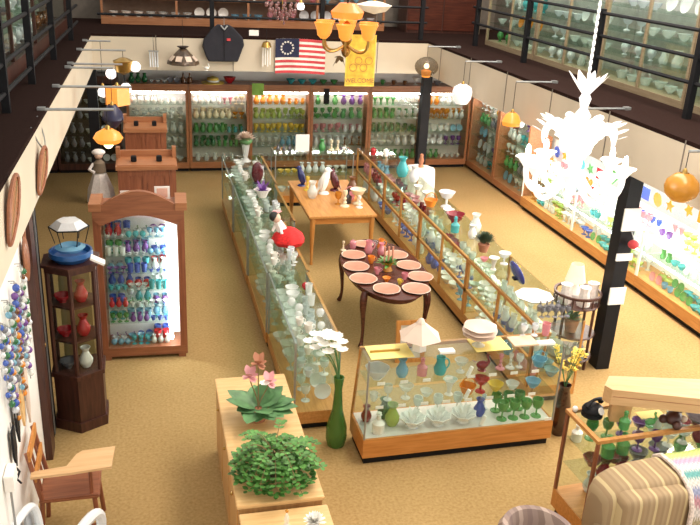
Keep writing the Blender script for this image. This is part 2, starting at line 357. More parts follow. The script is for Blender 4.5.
def run(where, seq, p0, p1, z, hmax=.19, rz=0.0, jit=.015, fill=1.0):
    """items along a line on one shelf; seq = [(kind, colour, count)...]; WHERE finishes the label"""
    global nvase
    tot = sum(n for _, _, n in seq); i = 0; s2 = []
    for kind, c, n in seq:
        if kind == 'vase': nvase += n
        if kind == 'vase' and nvase > 250 : kind = 'urn'
        s2.append((kind, c, n))
    seq = s2; cnt = {}; totk = {}
    for kind, c, n in seq: totk[(kind, c)] = totk.get((kind, c), 0) + n
    alongy = abs(p1[1] - p0[1]) > abs(p1[0] - p0[0]); fwd = p1[1] > p0[1]
    WD = ['', 'second', 'third', 'fourth', 'fifth', 'sixth', 'seventh', 'eighth', 'ninth']
    def ordi(k, n):
        if n == 1: return ''
        if alongy:
            if not fwd: k = n - 1 - k
            return 'nearest ' if k == 0 else ('farthest ' if k == n - 1 else WD[k] + '-nearest ')
        return 'leftmost ' if k == 0 else ('rightmost ' if k == n - 1 else WD[k] + '-from-left ')
    L = math.hypot(p1[0] - p0[0], p1[1] - p0[1]); step = L / tot
    for kind, c, n in seq:
        ad = c if c in ('milk white', 'clear', 'frosted', 'smoky') else c
        lab = ('%s glass %s %s' % (ad, spell(kind), where)).replace(' ,', ',')
        g = ('%s glass %ss %s' % (ad, spell(kind), where)).replace(' ,', ',')
        if len(lab.split()) > 16: print('LONG', len(lab.split()), lab)
        for _ in range(n):
            cnt[(kind, c)] = cnt.get((kind, c), 0) + 1; oi = cnt[(kind, c)] - 1
            t = (i + .5) / tot; h = min(hmax, HS[kind] * random.uniform(.92, 1.08)); h = min(h, step * .47 / KW[kind])
            x = p0[0] + (p1[0] - p0[0]) * t; y = p0[1] + (p1[1] - p0[1]) * t
            dx, dy = (p1[1] - p0[1]) / L, -(p1[0] - p0[0]) / L; j = random.uniform(-jit, jit)
            put(kind, c, x + dx * j, y + dy * j, z, h, ordi(oi, totk[(kind, c)]) + lab, g if totk[(kind, c)] > 1 else None, rz); i += 1

# ------------------------------------------------------------------ back wall cabinets
bx = [-.36, .80, 1.98, 3.20, 4.42, 5.60, 6.62]
def wall_cabinet(x0, x1, y0, depth, h, label, frame='cabwood', rz=0, loc=None, light=0, back='backpanel', shelves=(.48, .76, 1.04, 1.32), cap=0):
    """front faces -Y in local space; origin at the front left foot"""
    W = x1 - x0
    t = thing('display_cabinet', label, 'display cabinet', loc or (x0, y0, 0), rz, 'wooden wall display cabinets')
    MB().box(.02, .05, 0, W - .02, depth, .07).build('toe_kick', M['black'], t)
    m = MB().box(0, 0, .07, W, depth, .19).box(0, 0, h - .14, W, depth, h)
    m.box(0, 0, .19, .05, .03, h - .14).box(W - .05, 0, .19, W, .03, h - .14)
    m.box(0, .03, .19, .02, depth, h - .14).box(W - .02, .03, .19, W, depth, h - .14)
    m.build('frame', M[frame], t)
    MB().box(.02, depth - .02, .19, W - .02, depth - .005, h - .14).build('back_panel', M[back], t)
    for z in shelves: MB().box(.022, .05, z - .008, W - .022, depth - .025, z).build('glass_shelf', M['shelfglass'], t)
    dw = (W - .1) / 2
    for k in range(2): MB().box(.05 + k * dw + .003, .008, .19, .05 + (k + 1) * dw - .003, .014, h - .14).build('glass_door', M['glass'], t)
    if light:
        MB().tube([(.06, .1, h - .17), (W - .06, .1, h - .17)], .014).build('light_tube', M['tube'], t)  # tube added to brighten the cabinets in the dimmer space below the balcony
    return t
nth = ['bottom', 'second', 'third', 'fourth', 'top']
cabw = [('with white milk glass on top shelf', ), ]
plans = [
 ('behind the brown cupboards', [[('bowl', 'clear', 5)], [('vase', 'clear', 4), ('goblet', 'clear', 4)], [('pitcher', 'frosted', 4), ('vase', 'clear', 3)], [('compote', 'clear', 6)], [('vase', 'milk white', 4), ('pitcher', 'milk white', 4)]]),
 ('under the black jacket', [[('pitcher', 'clear', 5), ('bowl', 'clear', 1)], [('vase', 'dark green', 4), ('tumbler', 'green', 5)], [('vase', 'green', 5), ('pitcher', 'turquoise', 3)], [('vase', 'cream', 6), ('compote', 'amber', 2)], [('vase', 'milk white', 5), ('flared_vase', 'pink', 2), ('goblet', 'cream', 2)]]),
 ('under the flag', [[('compote', 'clear', 4), ('goblet', 'clear', 4)], [('goblet', 'clear', 4), ('vase', 'light blue', 4)], [('goblet', 'yellow', 9)], [('vase', 'lime', 5), ('goblet', 'lime', 4)], [('vase', 'orange', 5), ('pitcher', 'orange', 3)]]),
 ('under the yellow banner', [[('goblet', 'clear', 7)], [('vase', 'frosted', 4), ('candlestick', 'brown', 3)], [('goblet', 'pink', 4), ('pitcher', 'frosted', 3)], [('bowl', 'green', 2), ('vase', 'green', 4)], [('vase', 'green', 3), ('vase', 'purple', 3)]]),
 ('left of the black column', [[('goblet', 'green', 4), ('vase', 'green', 4)], [('bowl', 'clear', 3), ('vase', 'frosted', 3)], [('vase', 'dark green', 5), ('pitcher', 'dark green', 3)], [('vase', 'green', 4), ('goblet', 'frosted', 4)], [('flared_vase', 'green', 4), ('goblet', 'clear', 4)]]),
 ('right of the black column', [[('vase', 'green', 3), ('cup', 'clear', 4)], [('plate', 'frosted', 3), ('goblet', 'purple', 3)], [('plate', 'clear', 4), ('plate', 'light blue', 2)], [('goblet', 'amber', 4), ('vase', 'clear', 3)], [('vase', 'orange', 2), ('vase', 'clear', 4)]]),
]
zs = [.19, .48, .76, 1.04, 1.32]
for i, (wh, pl) in enumerate(plans):
    c = wall_cabinet(bx[i] + .004, bx[i + 1] - .004, 15.83, .45, 1.72, 'reddish wooden glass-door wall cabinet ' + wh, light=1)
    for k in range(5):
        xa, xb = bx[i] + .08, bx[i + 1] - .08
        run(', %s shelf, back cabinet %s' % (nth[k], wh), pl[k], (xa, 15.98), (xb, 15.98), zs[k] + .001, hmax=.21)
        if k in (1, 2, 3): run(', rear of %s shelf, back cabinet %s' % (nth[k], wh), [('goblet' if k % 2 else 'tumbler', pl[k][0][1], 7)], (xa, 16.15), (xb, 16.15), zs[k] + .001, hmax=.2)
# dim cabinets in the recess beyond the left column
for i, (x, wh) in enumerate([(-1.66, 'in the recess past the left column'), (-2.85, 'deep in the recess')]):
    wall_cabinet(x, x + 1.17, 15.83, .45, 1.85, 'dark wooden cabinet ' + wh, frame='walnut', light=0, back='dark')
    for k in range(5):
        run(', %s shelf, dark cabinet %s' % (nth[k], wh), [('vase', 'smoky', 3), ('bowl', 'clear', 2), ('plate', 'frosted', 2)], (x + .08, 16.0), (x + 1.1, 16.0), zs[k] + .001)
# odds on top of the back cabinets
def hat(x, col, nm, lab):
    t = thing('sun_hat', lab, 'hat', (x, 15.98, 1.722)); MB().lathe([(0, .02), (.22, 0), (.22, .015), (.12, .03), (.11, .1), (0, .14)], seg=18).build('brim', M[col], t); MB().lathe([(.122, .03), (.122, .06), (.115, .06), (.115, .03)], seg=18).build('hat_band', M['whitefl'], t)
hat(1.28, 'yellowfl', 'hat', 'yellow sun hat lying on top of the back cabinets')
put('bowl', 'red', 1.6, 15.98, 1.722, .12, 'red glass bowl standing on top of the cabinets below the black jacket')
run('on top of the back cabinets behind the brown cupboards', [('vase', 'dark green', 3), ('bowl', 'clear', 3), ('plate', 'smoky', 2), ('bottle', 'brown', 2)], (-.3, 16.0), (.9, 16.0), 1.722)
run('on top of the back cabinets under the flag', [('bowl', 'turquoise', 3), ('bowl', 'green', 2)], (2.7, 16.0), (3.8, 16.0), 1.722)
run('on top of the back cabinets beside the yellow banner', [('cup', 'green', 2), ('cup', 'brown', 2), ('compote', 'milk white', 2), ('bowl', 'smoky', 1)], (4.35, 16.0), (6.0, 16.0), 1.722)
tag(MB().box(2.02, 15.82, 1.52, 2.25, 15.828, 1.75).build('paper_note', plain('lime_paper', (.30, .55, .10), .7)), 'lime green note stuck on the cabinet rail below the flag', 'note')
tag(MB().box(3.45, 15.80, 1.36, 3.56, 15.828, 1.66).build('door_sign', M['black']), 'small black and white sign on the cabinet post below the flag', 'sign')

# right wall tall cabinets (front faces -X)
for i, (ya, yb, wh) in enumerate([(15.8, 14.42, 'in the far right corner'), (14.40, 13.02, 'next to the lit counters')]):
    W = ya - yb
    c = wall_cabinet(0, W, 0, .45, 1.72, 'tall glass-door cabinet on the right wall ' + wh, rz=-PI / 2, loc=(6.62, ya - .004, 0), light=1)
    for k in range(5):
        a = [[('vase', 'clear', 3), ('goblet', 'turquoise', 3)], [('plate', 'frosted', 3), ('goblet', 'purple', 2)], [('plate', 'light blue', 2), ('goblet', 'clear', 3)], [('vase', 'green', 3), ('vase', 'smoky', 3)], [('goblet', 'clear', 4), ('vase', 'amber', 2)]][(k + i * 2) % 5]
        run(', %s shelf, tall right wall cabinet %s' % (nth[k], wh), a, (6.80, ya - .1), (6.80, yb + .1), zs[k] + .001, rz=-PI / 2)

# ------------------------------------------------------------------ lit counters along the right wall
cols_r = ['clear', 'light blue', 'pink', 'turquoise', 'amber', 'lime', 'red', 'frosted', 'green', 'blue', 'clear', 'purple']
kinds_r = ['flared_vase', 'bowl', 'goblet', 'compote', 'plate', 'basket', 'pitcher', 'cup']
yb = [12.98, 11.1, 9.2, 7.3, 5.4, 3.5]
wn = ['beside the tall cabinets', 'behind the white chandelier', 'just past the black column', 'nearer than the black column', 'under the round amber globe']
for i in range(5):
    y1, y0 = yb[i], yb[i + 1] + .01
    t = thing('display_counter', 'long brightly lit glass counter on the right wall ' + wn[i], 'display counter', (6.58, y0, 0), 0, 'lit glass counters on the right wall'); L = y1 - y0
    MB().box(.05, .01, 0, .5, L - .01, .08).build('toe_kick', M['black'], t)
    MB().box(0, 0, .08, .5, L, .24).build('base', M['honeyy'], t)
    fr = MB(); fr.box(0, 0, .24, .02, .02, .9).box(0, L - .02, .24, .02, L, .9).box(0, 0, .88, .02, L, .9).box(.48, 0, .24, .5, L, .9); fr.build('frame', M['white'], t)
    MB().box(.465, .01, .24, .479, L - .01, .88).build('back_panel', M['brightback'], t)
    MB().box(.006, .02, .24, .011, L - .02, .88).build('front_glass', M['glass'], t)
    MB().box(0, 0, .90, .52, L, .908).build('glass_top', M['topglass'], t)
    MB().box(.12, .02, .56, .465, L - .02, .566).build('glass_shelf', M['shelfglass'], t)
    MB().tube([(.05, .04, .865), (.05, L - .04, .865)], .014).build('light_tube', M['ctube'], t)
    MB().tube([(.10, .04, .545), (.10, L - .04, .545)], .010).build('shelf_light_tube', M['ctube'], t)
    n = 0
    for (zz, xx, what) in [(.241, 6.70, 'lower front'), (.241, 6.87, 'lower rear'), (.567, 6.80, 'inner shelf'), (.909, 6.72, 'top front'), (.909, 6.90, 'top rear'), ]:
        seq = []
        for q in range(4):
            seq.append((kinds_r[(i * 3 + n * 5 + q * 3) % 8], cols_r[(i * 5 + n * 7 + q * 5) % 12], 2 if q % 2 else 3))
        seq = seq + [(kinds_r[(i + n + 2) % 8], cols_r[(i * 5 + n * 3 + 4) % 12], 2)]
        dd_ = {}
        for a in seq: dd_[(a[0], a[1])] = dd_.get((a[0], a[1]), 0) + a[2]
        run(', %s, lit counter %s' % (what, wn[i]), [(a, b, c) for (a, b), c in dd_.items()], (xx, y0 + .08), (xx, y1 - .14), zz, rz=-PI / 2); n += 1
    # shelf and hanging suncatchers before the window
    sh = tag(MB().box(7.09, y0 + .03, 1.50, 7.13, y1 - .03, 1.508).build('window_shelf', M['shelfglass']), 'glass shelf across the window ' + wn[i], 'shelf', 'glass shelves across the windows')
    run('on the window shelf ' + wn[i], [('vase', cols_r[(i * 2) % 12], 3), ('goblet', cols_r[(i * 2 + 3) % 12], 3), ('bottle', cols_r[(i * 2 + 5) % 12], 3)], (7.11, y0 + .1), (7.11, y1 - .1), 1.509, hmax=.13, jit=.002)
    for k in range(6):
        y = y0 + .2 + k * (y1 - y0 - .4) / 5; cn = ['red', 'blue', 'amber', 'green', 'purple', 'orange', 'turquoise'][(k * 3 + i * 2) % 7]
        z = 1.18 + .07 * ((k * 3 + i) % 3 - 1)
        s = thing('suncatcher', '%s glass suncatcher, %s in the window %s' % (cn, ['nearest', 'second nearest', 'third nearest', 'third farthest', 'second farthest', 'farthest'][k], wn[i]), 'suncatcher', (7.06, y, z), 0, 'suncatchers hanging in the windows')
        m = MB(); rot = Matrix.Rotation(PI / 2, 4, 'Y') @ Matrix.Rotation((PI / 4) * (k % 2), 4, 'Z')
        shp = [[(-.09, -.09), (.09, -.09), (.09, .09), (-.09, .09)], [(.1 * math.cos(a * PI / 5) * (1 if a % 2 else .5), .1 * math.sin(a * PI / 5) * (1 if a % 2 else .5)) for a in range(10)], [(.09 * math.cos(a * PI / 6), .11 * math.sin(a * PI / 6)) for a in range(12)]][(k + i) % 3]
        m.prism(shp, .008, rot); m.build('coloured_glass', GM[cn], s)
        MB().tube([(0, 0, .08), (0, 0, ZB + .02 - z)], .003, 4).build('thread', M['grey'], s)

# ------------------------------------------------------------------ island showcases
def glass_case(x0, y0, W, D, H, label, name='glass_showcase', group=None, shelves=(.55,), wd='honeyy', rails=False, frontrail=True):
    """vitrine with a wooden base; long side along Y"""
    t = thing(name, label, 'display case', (x0, y0, 0), 0, group)
    MB().box(.03, .03, 0, W - .03, D - .03, .07).build('toe_kick', M['black'], t)
    MB().box(0, 0, .07, W, D, .2).build('base', M[wd], t)
    f = MB(); s = .018
    for (a, b) in ((0, 0), (W - s, 0), (0, D - s), (W - s, D - s)): MB().box(a, b, .2, a + s, b + s, H - .008).build('corner_post', M['honeyz' if rails else 'grey'], t)
    if not rails: MB().box(0, s, H - s, s, D - s, H - .008).build('edge_strip', M['grey'], t)
    if rails:
        MB().box(-.008, 0, H - .045, .02, D, H - .008).build('rail', M['honeyy'], t); MB().box(-.008, 0, .49, .02, D, .53).build('rail', M['honeyy'], t)
        for a, b in ((0, .035), (D - .035, D), (D / 2 - .012, D / 2 + .012)): MB().box(-.008, a, .2, .022, b, H - .045).build('door_stile', M['honeyz'], t)
    else:
        MB().box(W - .02, 0, H - .03, W + .008, D, H - .008).build('rear_rail', M['honeyy'], t)
    for (a, b, c, d, nm) in ((.004, .02, .009, D - .02, 'side_glass'), (W - .009, .02, W - .004, D - .02, 'side_glass'), (.02, .004, W - .02, .009, 'end_glass'), (.02, D - .009, W - .02, D - .004, 'end_glass')):
        MB().box(a, b, .2, c, d, H - .01).build(nm, M['glass'], t)
    MB().box(-.002, 0, H - .008, W + .002, D, H).build('glass_top', M['topglass'], t)
    for z in shelves: MB().box(.03, .03, z - .007, W - .03, D - .03, z).build('glass_shelf', M['shelfglass'], t)
    return t
lw = ['nearest the wooden desk', 'beside the pink plates', 'beside the long oak table', 'nearest the back cabinets']
LY = [(6.52, 1.70, 1.24, .44), (8.24, 1.70, 1.22, .48), (9.96, 1.70, 1.21, .64), (11.68, 1.70, 1.20, .68)]
for i, (y, D, x, W) in enumerate(LY):
    glass_case(x, y, W, D, .95, 'low glass showcase in the long left row ' + lw[i], group='glass showcases in the left row', shelves=(.48, .72))
    for (z, nm, fx, seq) in [(.201, 'deck', .3, [('goblet', 'clear', 4), ('bowl', 'clear', 3)]), (.201, 'rear of deck', .7, [('plate', 'frosted', 3), ('tumbler', 'clear', 4)]),
                             (.481, 'middle shelf', .35, [('cup', 'frosted', 4), ('compote', 'clear', 4)]), (.481, 'rear of middle shelf', .75, [('goblet', 'clear', 4), ('bird_figurine', 'clear', 3)]),
                             (.721, 'upper shelf', .3, [('cup', 'milk white', 3), ('bowl', 'clear', 5)]), (.721, 'rear of upper shelf', .7, [('candlestick', 'clear', 3), ('tumbler', 'frosted', 5), ('cup', 'clear', 2)])]:
        run(', %s, left-row showcase %s' % (nm, lw[i]), seq, (x + W * fx, y + .1), (x + W * fx, y + D - .1), z, hmax=.17, jit=.03)
    for (fx, nm, seq) in [(.3, 'aisle edge of top', [('cup', 'milk white', 2), ('ball_weight', 'clear', 3), ('bowl', 'clear', 2)]), (.72, 'inner edge of top', [('goblet', 'clear', 2), ('tumbler', 'frosted', 2), ('bird_figurine', 'clear', 2)])]:
        if i == 0 and fx > .5: seq = [('ball_weight', 'clear', 2), ('tumbler', 'clear', 2)]
        run(', %s, left-row showcase %s' % (nm, lw[i]), seq, (x + W * fx, y + .12), (x + W * fx, y + D - (.5 if fx < .5 or i in (0, 3) else (1.05 if i == 1 else .95))), .951, hmax=.12, jit=.03)

rwn = ['behind the front showcase', 'beside the pink plates', 'beside the long oak table', 'nearest the back cabinets']
colk = ['pink', 'clear', 'frosted', 'light blue', 'clear', 'frosted', 'milk white', 'ruby', 'clear', 'blue']
for i in range(4):
    y = 6.62 + i * 1.83; D = 1.82; x = 3.70; W = .56
    glass_case(x, y, W, D, .93, 'wood-framed glass showcase in the long right row ' + rwn[i], group='wood-framed showcases in the right row', shelves=(.53,), rails=True)
    for (z, nm, fx, k0) in [(.201, 'deck', .25, 0), (.201, 'rear of deck', .7, 3), (.531, 'shelf', .25, 5), (.531, 'rear of shelf', .7, 8)]:
        seq = [(['vase', 'goblet', 'pitcher', 'bowl', 'compote'][(k0 + i + q * 2) % 5], colk[(k0 + i * 3 + q * 3) % 10], 3) for q in range(3)]
        run(', %s, right-row showcase %s' % (nm, rwn[i]), seq, (x + W * fx, y + .1), (x + W * fx, y + D - .1), z, hmax=.24 if z < .5 else .3, jit=.03, rz=-PI / 2)
# things on top of the right row
def on(kind, c, x, y, h, lab, z=.931, rz=0, g=None): return put(kind, c, x, y, z, h, lab, g, rz)
on('vase', 'turquoise', 3.95, 12.0, .32, 'tall turquoise glass vase on the right-row showcase top, beside the linen table')
on('lidded_jar', 'red', 3.85, 13.4, .14, 'red glass lidded jar at the far end of the right-row showcase top')
on('lidded_jar', 'milk white', 4.05, 13.3, .14, 'white glass lidded jar at the far end of the right-row showcase top')
on('vase', 'frosted', 4.05, 11.7, .26, 'tall frosted glass vase on the right-row showcase top, next to the turquoise vase')
on('bowl', 'milk white', 3.98, 11.25, .07, 'white oval serving bowl on the right-row showcase top, beside the linen table')
on('bowl', 'milk white', 4.0, 10.85, .09, 'larger white bowl on the right-row showcase top, behind the orange plate')
on('basket', 'orange', 3.9, 10.45, .2, 'orange glass basket on the right-row showcase top')
on('compote', 'frosted', 4.12, 10.4, .24, 'frosted glass footed dish beside the orange basket')
on('bowl', 'milk white', 4.03, 10.05, .08, 'small white bowl between the orange basket and the red bowl')
on('bowl', 'ruby', 4.0, 9.72, .13, 'deep red glass bowl on the right-row showcase top')
on('vase', 'clear', 4.12, 9.3, .26, 'tall clear vase behind the potted plant on the right-row showcase')
on('vase', 'milk white', 4.0, 9.1, .18, 'white vase behind the potted plant on the right-row showcase')
on('bottle', 'turquoise', 3.86, 9.35, .22, 'turquoise bottle on the right-row showcase top, past the potted plant')
on('flared_vase', 'milk white', 3.85, 8.05, .15, 'white ruffled vase in front of the potted plant on the right-row showcase')
on('compote', 'frosted', 4.05, 8.2, .15, 'frosted glass dish in front of the potted plant')
on('bowl', 'pink', 3.84, 8.3, .05, 'pale pink low bowl beside the potted plant on the right-row showcase')
on('bowl', 'yellow', 4.12, 8.0, .05, 'pale yellow low bowl beside the dark blue platter')
run('clustered on the near end of the right row', [('bottle', 'smoky', 4)], (3.85, 6.9), (4.12, 6.9), .931, hmax=.19)
run('in front at the near end of the right row', [('goblet', 'smoky', 5)], (3.80, 6.75), (4.15, 6.75), .931, hmax=.17)
p = thing('serving_platter', 'long dark blue glass platter standing on edge on the right-row showcase', 'platter', (4.0, 7.74, .93), -.15)
MB().ball((0, 0, .085), .3, .08, 1, .27, 16, 10).build('dish', glassware('navy_glass', (.03, .05, .30), .85), p); MB().box(-.04, -.04, 0, .04, .04, .02).build('stand', M['black'], p)
p = thing('serving_platter', 'white fluted oval platter lying on the right-row showcase top', 'platter', (3.95, 7.18, .931), .2)
MB().lathe([(0, .01), (.12, 0), (.2, .05), (.19, .055), (.1, .015), (0, .018)], seg=24, ripple=.05, rn=8).build('dish', M['milk'], p)
MB().lathe([(0, .02), (.07, .02), (.07, .022), (0, .024)], seg=16).build('dish_centre', GM['frosted'], p)

# front showcase (faces the camera), sloping back
t = thing('glass_showcase', 'front glass showcase with orange wood base full of clear and green glass', 'display case', (1.76, 5.87, 0), .012)
W = 1.87
MB().box(.02, .03, 0, W - .02, .44, .075).build('toe_kick', M['black'], t)
MB().box(0, 0, .075, W, .47, .27).build('base', M['honey'], t)
MB().box(.02, .02, .27, W - .02, .45, .274).build('deck_lining', M['backpanel'], t)
for x in (0, W - .014):
    MB().box(x, 0, .27, x + .014, .014, 1.06).build('corner_post', M['grey'], t)
MB().box(0, .27, 1.03, W, .30, 1.06).build('rear_rail', M['honey'], t)
for x in (.012, W - .012): MB().tube([(x, .46, .27), (x, .29, 1.035)], .016, 4).build('rear_post', M['honey'], t)
MB().box(.014, .003, .27, W - .014, .008, 1.05).build('front_glass', M['glass'], t)
gm = Matrix(((0, 0, 1, 0), (1, 0, 0, 0), (0, 1, 0, 0), (0, 0, 0, 1)))
for x in (.002, W - .007): MB().prism([(.014, .27), (.45, .27), (.28, 1.05), (.014, 1.05)], .005, Matrix.Translation((x, 0, 0)) @ gm).build('side_glass', M['glass'], t)
MB().box(0, 0, 1.06, W, .29, 1.068).build('glass_top', M['topglass'], t)
MB().box(.02, .02, .56, W - .02, .36, .567).build('glass_shelf', M['shelfglass'], t)
MB().box(.02, .02, .80, W - .02, .31, .807).build('glass_shelf', M['shelfglass'], t)
FX, FY = 1.76, 5.87
fw = 'of the front showcase'
fr_top = [('bowl', 'frosted', .13, .11), ('vase', 'light blue', .36, .18), ('bottle', 'pink', .55, .18), ('pitcher', 'turquoise', .72, .17), ('compote', 'clear', .92, .13), ('bird_figurine', 'ruby', 1.13, .17), ('candlestick', 'pink', 1.31, .15), ('candlestick', 'clear', 1.41, .15), ('goblet', 'clear', 1.5, .13), ('basket', 'light blue', 1.70, .15)]
for k, (kd, c, x, h) in enumerate(fr_top): put(kd, c, FX + x, FY + .15, .808, h, '%s glass %s on the upper shelf %s' % (c, spell(kd), fw))
fr_mid = [('cup', 'clear', .12, .08), ('goblet', 'clear', .25, .15), ('compote', 'clear', .42, .14), ('bowl', 'clear', .62, .06), ('flared_vase', 'milk white', .84, .16), ('basket', 'orange', 1.02, .16), ('compote', 'red', 1.15, .15), ('bowl', 'yellow', 1.30, .075), ('bowl', 'clear', 1.47, .065), ('bowl', 'light blue', 1.68, .075)]
for kd, c, x, h in fr_mid: put(kd, c, FX + x, FY + .17, .568, h, '%s glass %s at %.0f on the middle shelf %s' % (c, spell(kd), x, fw) if 0 else '%s glass %s on the middle shelf %s' % (c, spell(kd), fw) + (' beside the blue bowl' if x == 1.47 else ''))
fr_bot = [('vase', 'ruby', .10, .16, .3), ('bottle', 'milk white', .16, .22, .1), ('vase', 'lime', .32, .22, .2), ('vase', 'dark green', .28, .2, .33), ('vase', 'blue', 1.19, .18, .22), ('candlestick', 'frosted', 1.28, .15, .33)]
for kd, c, x, h, dy in fr_bot: put(kd, c, FX + x, FY + dy, .275, h, '%s glass %s standing on the bottom deck %s' % (c, spell(kd), fw))
cr = glassware('cut_crystal', (.98, .98, .96), .92)
def burst(x, y, z, s, label):
    t = thing('crystal_bowl', label, 'bowl', (x, y, z)); b = MB().lathe([(0, 0), (.5, 0), (.45, .15), (.8, .5), (1, .8), (.95, .82), (.7, .52), (.35, .22), (0, .2)], seg=24, ripple=.08, rn=8)
    o = b.build('dish', cr, t); o.scale = (s, s, s)
    g = MB()
    for a in range(22): g.leafs((math.cos(a * 2.4) * .2, math.sin(a * 2.4) * .2, .3), (math.cos(a * 2.4) * (.35 + .5 * (a % 3) / 2), math.sin(a * 2.4) * (.35 + .5 * (a % 3) / 2), 1.5 - .25 * (a % 3)), .15)
    o = g.build('fluted_rim', cr, t); o.scale = (s, s, s)
for k, (x, dy, lab) in enumerate([(.50, .15, 'cut crystal bowl next to the lime vase on the deck'), (.75, .15, 'middle one of the cut crystal bowls on the deck'), (1.0, .15, 'cut crystal bowl next to the blue vase on the deck')]):
    burst(FX + x, FY + dy, .275, .120, lab + ' ' + fw)
for k in range(3): put('goblet', 'milk white', FX + .62 + k * .2, FY + .36, .275, .17, 'white glass goblet behind the %s crystal bowl of the front showcase' % ['left', 'middle', 'right'][k], 'white goblets behind the crystal bowls')
for k in range(7): put('pitcher' if 0 else 'goblet', 'green', FX + 1.38 + (k % 4) * .118, FY + .12 + (k // 4) * .15, .275, .19, 'bright green goblet, %s, deck of the front showcase' % ['front row leftmost', 'front row second from left', 'front row third from left', 'front row rightmost', 'rear row left', 'rear row middle', 'rear row right'][k], 'bright green goblets on the front showcase deck')
on('plate', 'milk white', FX + 1.79, FY + .25, .12, 'white glass plate at the corner of the bottom deck of the front showcase', z=.275)
for k in range(9):
    for z in ((.568, .808) if k < 8 else (.275,)):
        tag(MB().box(0, 0, 0, .07, .006, .028).build('price_tag', M['paper'], loc=(FX + .1 + k * .21, FY + .025, z)), 'small white price tag, %s on the %s of the front showcase' % (['leftmost', 'second from left', 'third from left', 'fourth from left', 'middle', 'sixth from left', 'seventh from left', 'last', 'only one'][k], {.568: 'middle shelf', .808: 'upper shelf', .275: 'deck'}[z]), 'price tag', 'price tags on the %s of the front showcase' % {.568: 'middle shelf', .808: 'upper shelf', .275: 'deck'}[z])
for k, (x, z) in enumerate([(.95, .818), (.95, .58), (1.14, .285)]):
    tag(MB().tube([(FX + x, FY + .05, z + .0), (FX + x + .035, FY + .05, z + .09)], .018, 8).build('card_tag', M['paper']), 'white leaning tag on the %s of the front showcase' % ['upper shelf', 'middle shelf', 'bottom deck'][k], 'tag')
# on top of it
tag(MB().box(FX + .03, FY + .02, 1.069, FX + .42, FY + .27, 1.073).build('paper_sheet', M['yellowp']), 'cream yellow sheet at the near-desk end of the front showcase top', 'paper')
tag(MB().box(FX + 1.0, FY + .02, 1.069, FX + 1.33, FY + .27, 1.075).build('paper_sheet', M['yellowp']), 'cream yellow sheet under the layered shell dish on the front showcase top', 'paper')
tag(MB().box(FX + .05, FY + .14, 1.0735, FX + .32, FY + .155, 1.09).build('letter_opener', M['brass']), 'brass letter opener lying on the yellow sheet', 'letter opener')
tag(MB().box(FX + .66, FY + .03, 1.069, FX + .80, FY + .10, 1.09).build('price_card', M['paper']), 'small white card in the middle of the front showcase top', 'card')
tag(MB().box(FX + 1.62, FY + .05, 1.069, FX + 1.78, FY + .12, 1.09).build('price_card', M['paper']), 'small white card at the yellow-flower end of the front showcase top', 'card')
tag(MB().box(FX + 1.38, FY + .06, 1.069, FX + 1.62, FY + .24, 1.085).build('paper_pad', plain('peach_paper', (.75, .55, .38), .7)), 'peach coloured pad on the front showcase top', 'paper pad')
t = thing('table_lamp', 'small pagoda shaped white lamp standing on the front showcase', 'lamp', (FX + .50, FY + .15, 1.069), .3)
MB().lathe([(0, 0), (.07, 0), (.065, .12), (.05, .13), (0, .13)], seg=6).build('base', M['milk'], t)
MB().lathe([(.04, .26), (.10, .21), (.20, .13), (.19, .125), (.09, .19), (.04, .24)], seg=6).build('lamp_shade', M['rim'], t)
MB().lathe([(0, .26), (.045, .26), (.02, .30), (0, .31)], seg=6).build('finial', M['rim'], t)
t = thing('layered_dish', 'layered shell dish on a clear foot on the front showcase', 'dish', (FX + 1.06, FY + .14, 1.076), 0)
MB().lathe([(0, 0), (.06, 0), (.02, .03), (.02, .08), (0, .08)], seg=12).build('foot', GM['clear'], t)
MB().lathe([(0, .08), (.10, .08), (.15, .11), (.11, .12), (.16, .15), (.11, .16), (.15, .19), (.08, .21), (0, .21)], seg=18, ripple=.04, rn=6).build('layers', M['rim'], t)
run('standing on the front showcase top near the yellow flowers', [('goblet', 'frosted', 2), ('tumbler', 'pink', 1)], (FX + 1.5, FY + .26), (FX + 1.84, FY + .26), 1.069, hmax=.12, jit=0)

# short showcase across the back, between the two rows
t = glass_case(2.12, 13.45, 1.4, .5, .95, 'short glass showcase across the far end between the two rows', shelves=(.55,), wd='honey')
run('inside the short far showcase', [('bowl', 'yellow', 3), ('vase', 'frosted', 4), ('compote', 'clear', 3)], (2.2, 13.7), (3.45, 13.7), .551)
run('on the deck of the short far showcase', [('bowl', 'clear', 3), ('vase', 'turquoise', 4)], (2.2, 13.7), (3.45, 13.7), .201)
tag(MB().box(2.5, 13.6, .951, 2.74, 13.62, 1.25).build('sign_card', M['paper']), 'blank white card standing on the short far showcase', 'card')
put('vase', 'green', 2.98, 13.65, .951, .2, 'green vase on the short far showcase beside the white card')
run('on the right end of the short far showcase top', [('candlestick', 'cream', 2), ('bird_figurine', 'milk white', 1)], (3.1, 13.7), (3.45, 13.7), .951)
run('at the left end of the short far showcase top', [('vase', 'smoky', 3)], (2.16, 13.7), (2.46, 13.7), .951, hmax=.1)

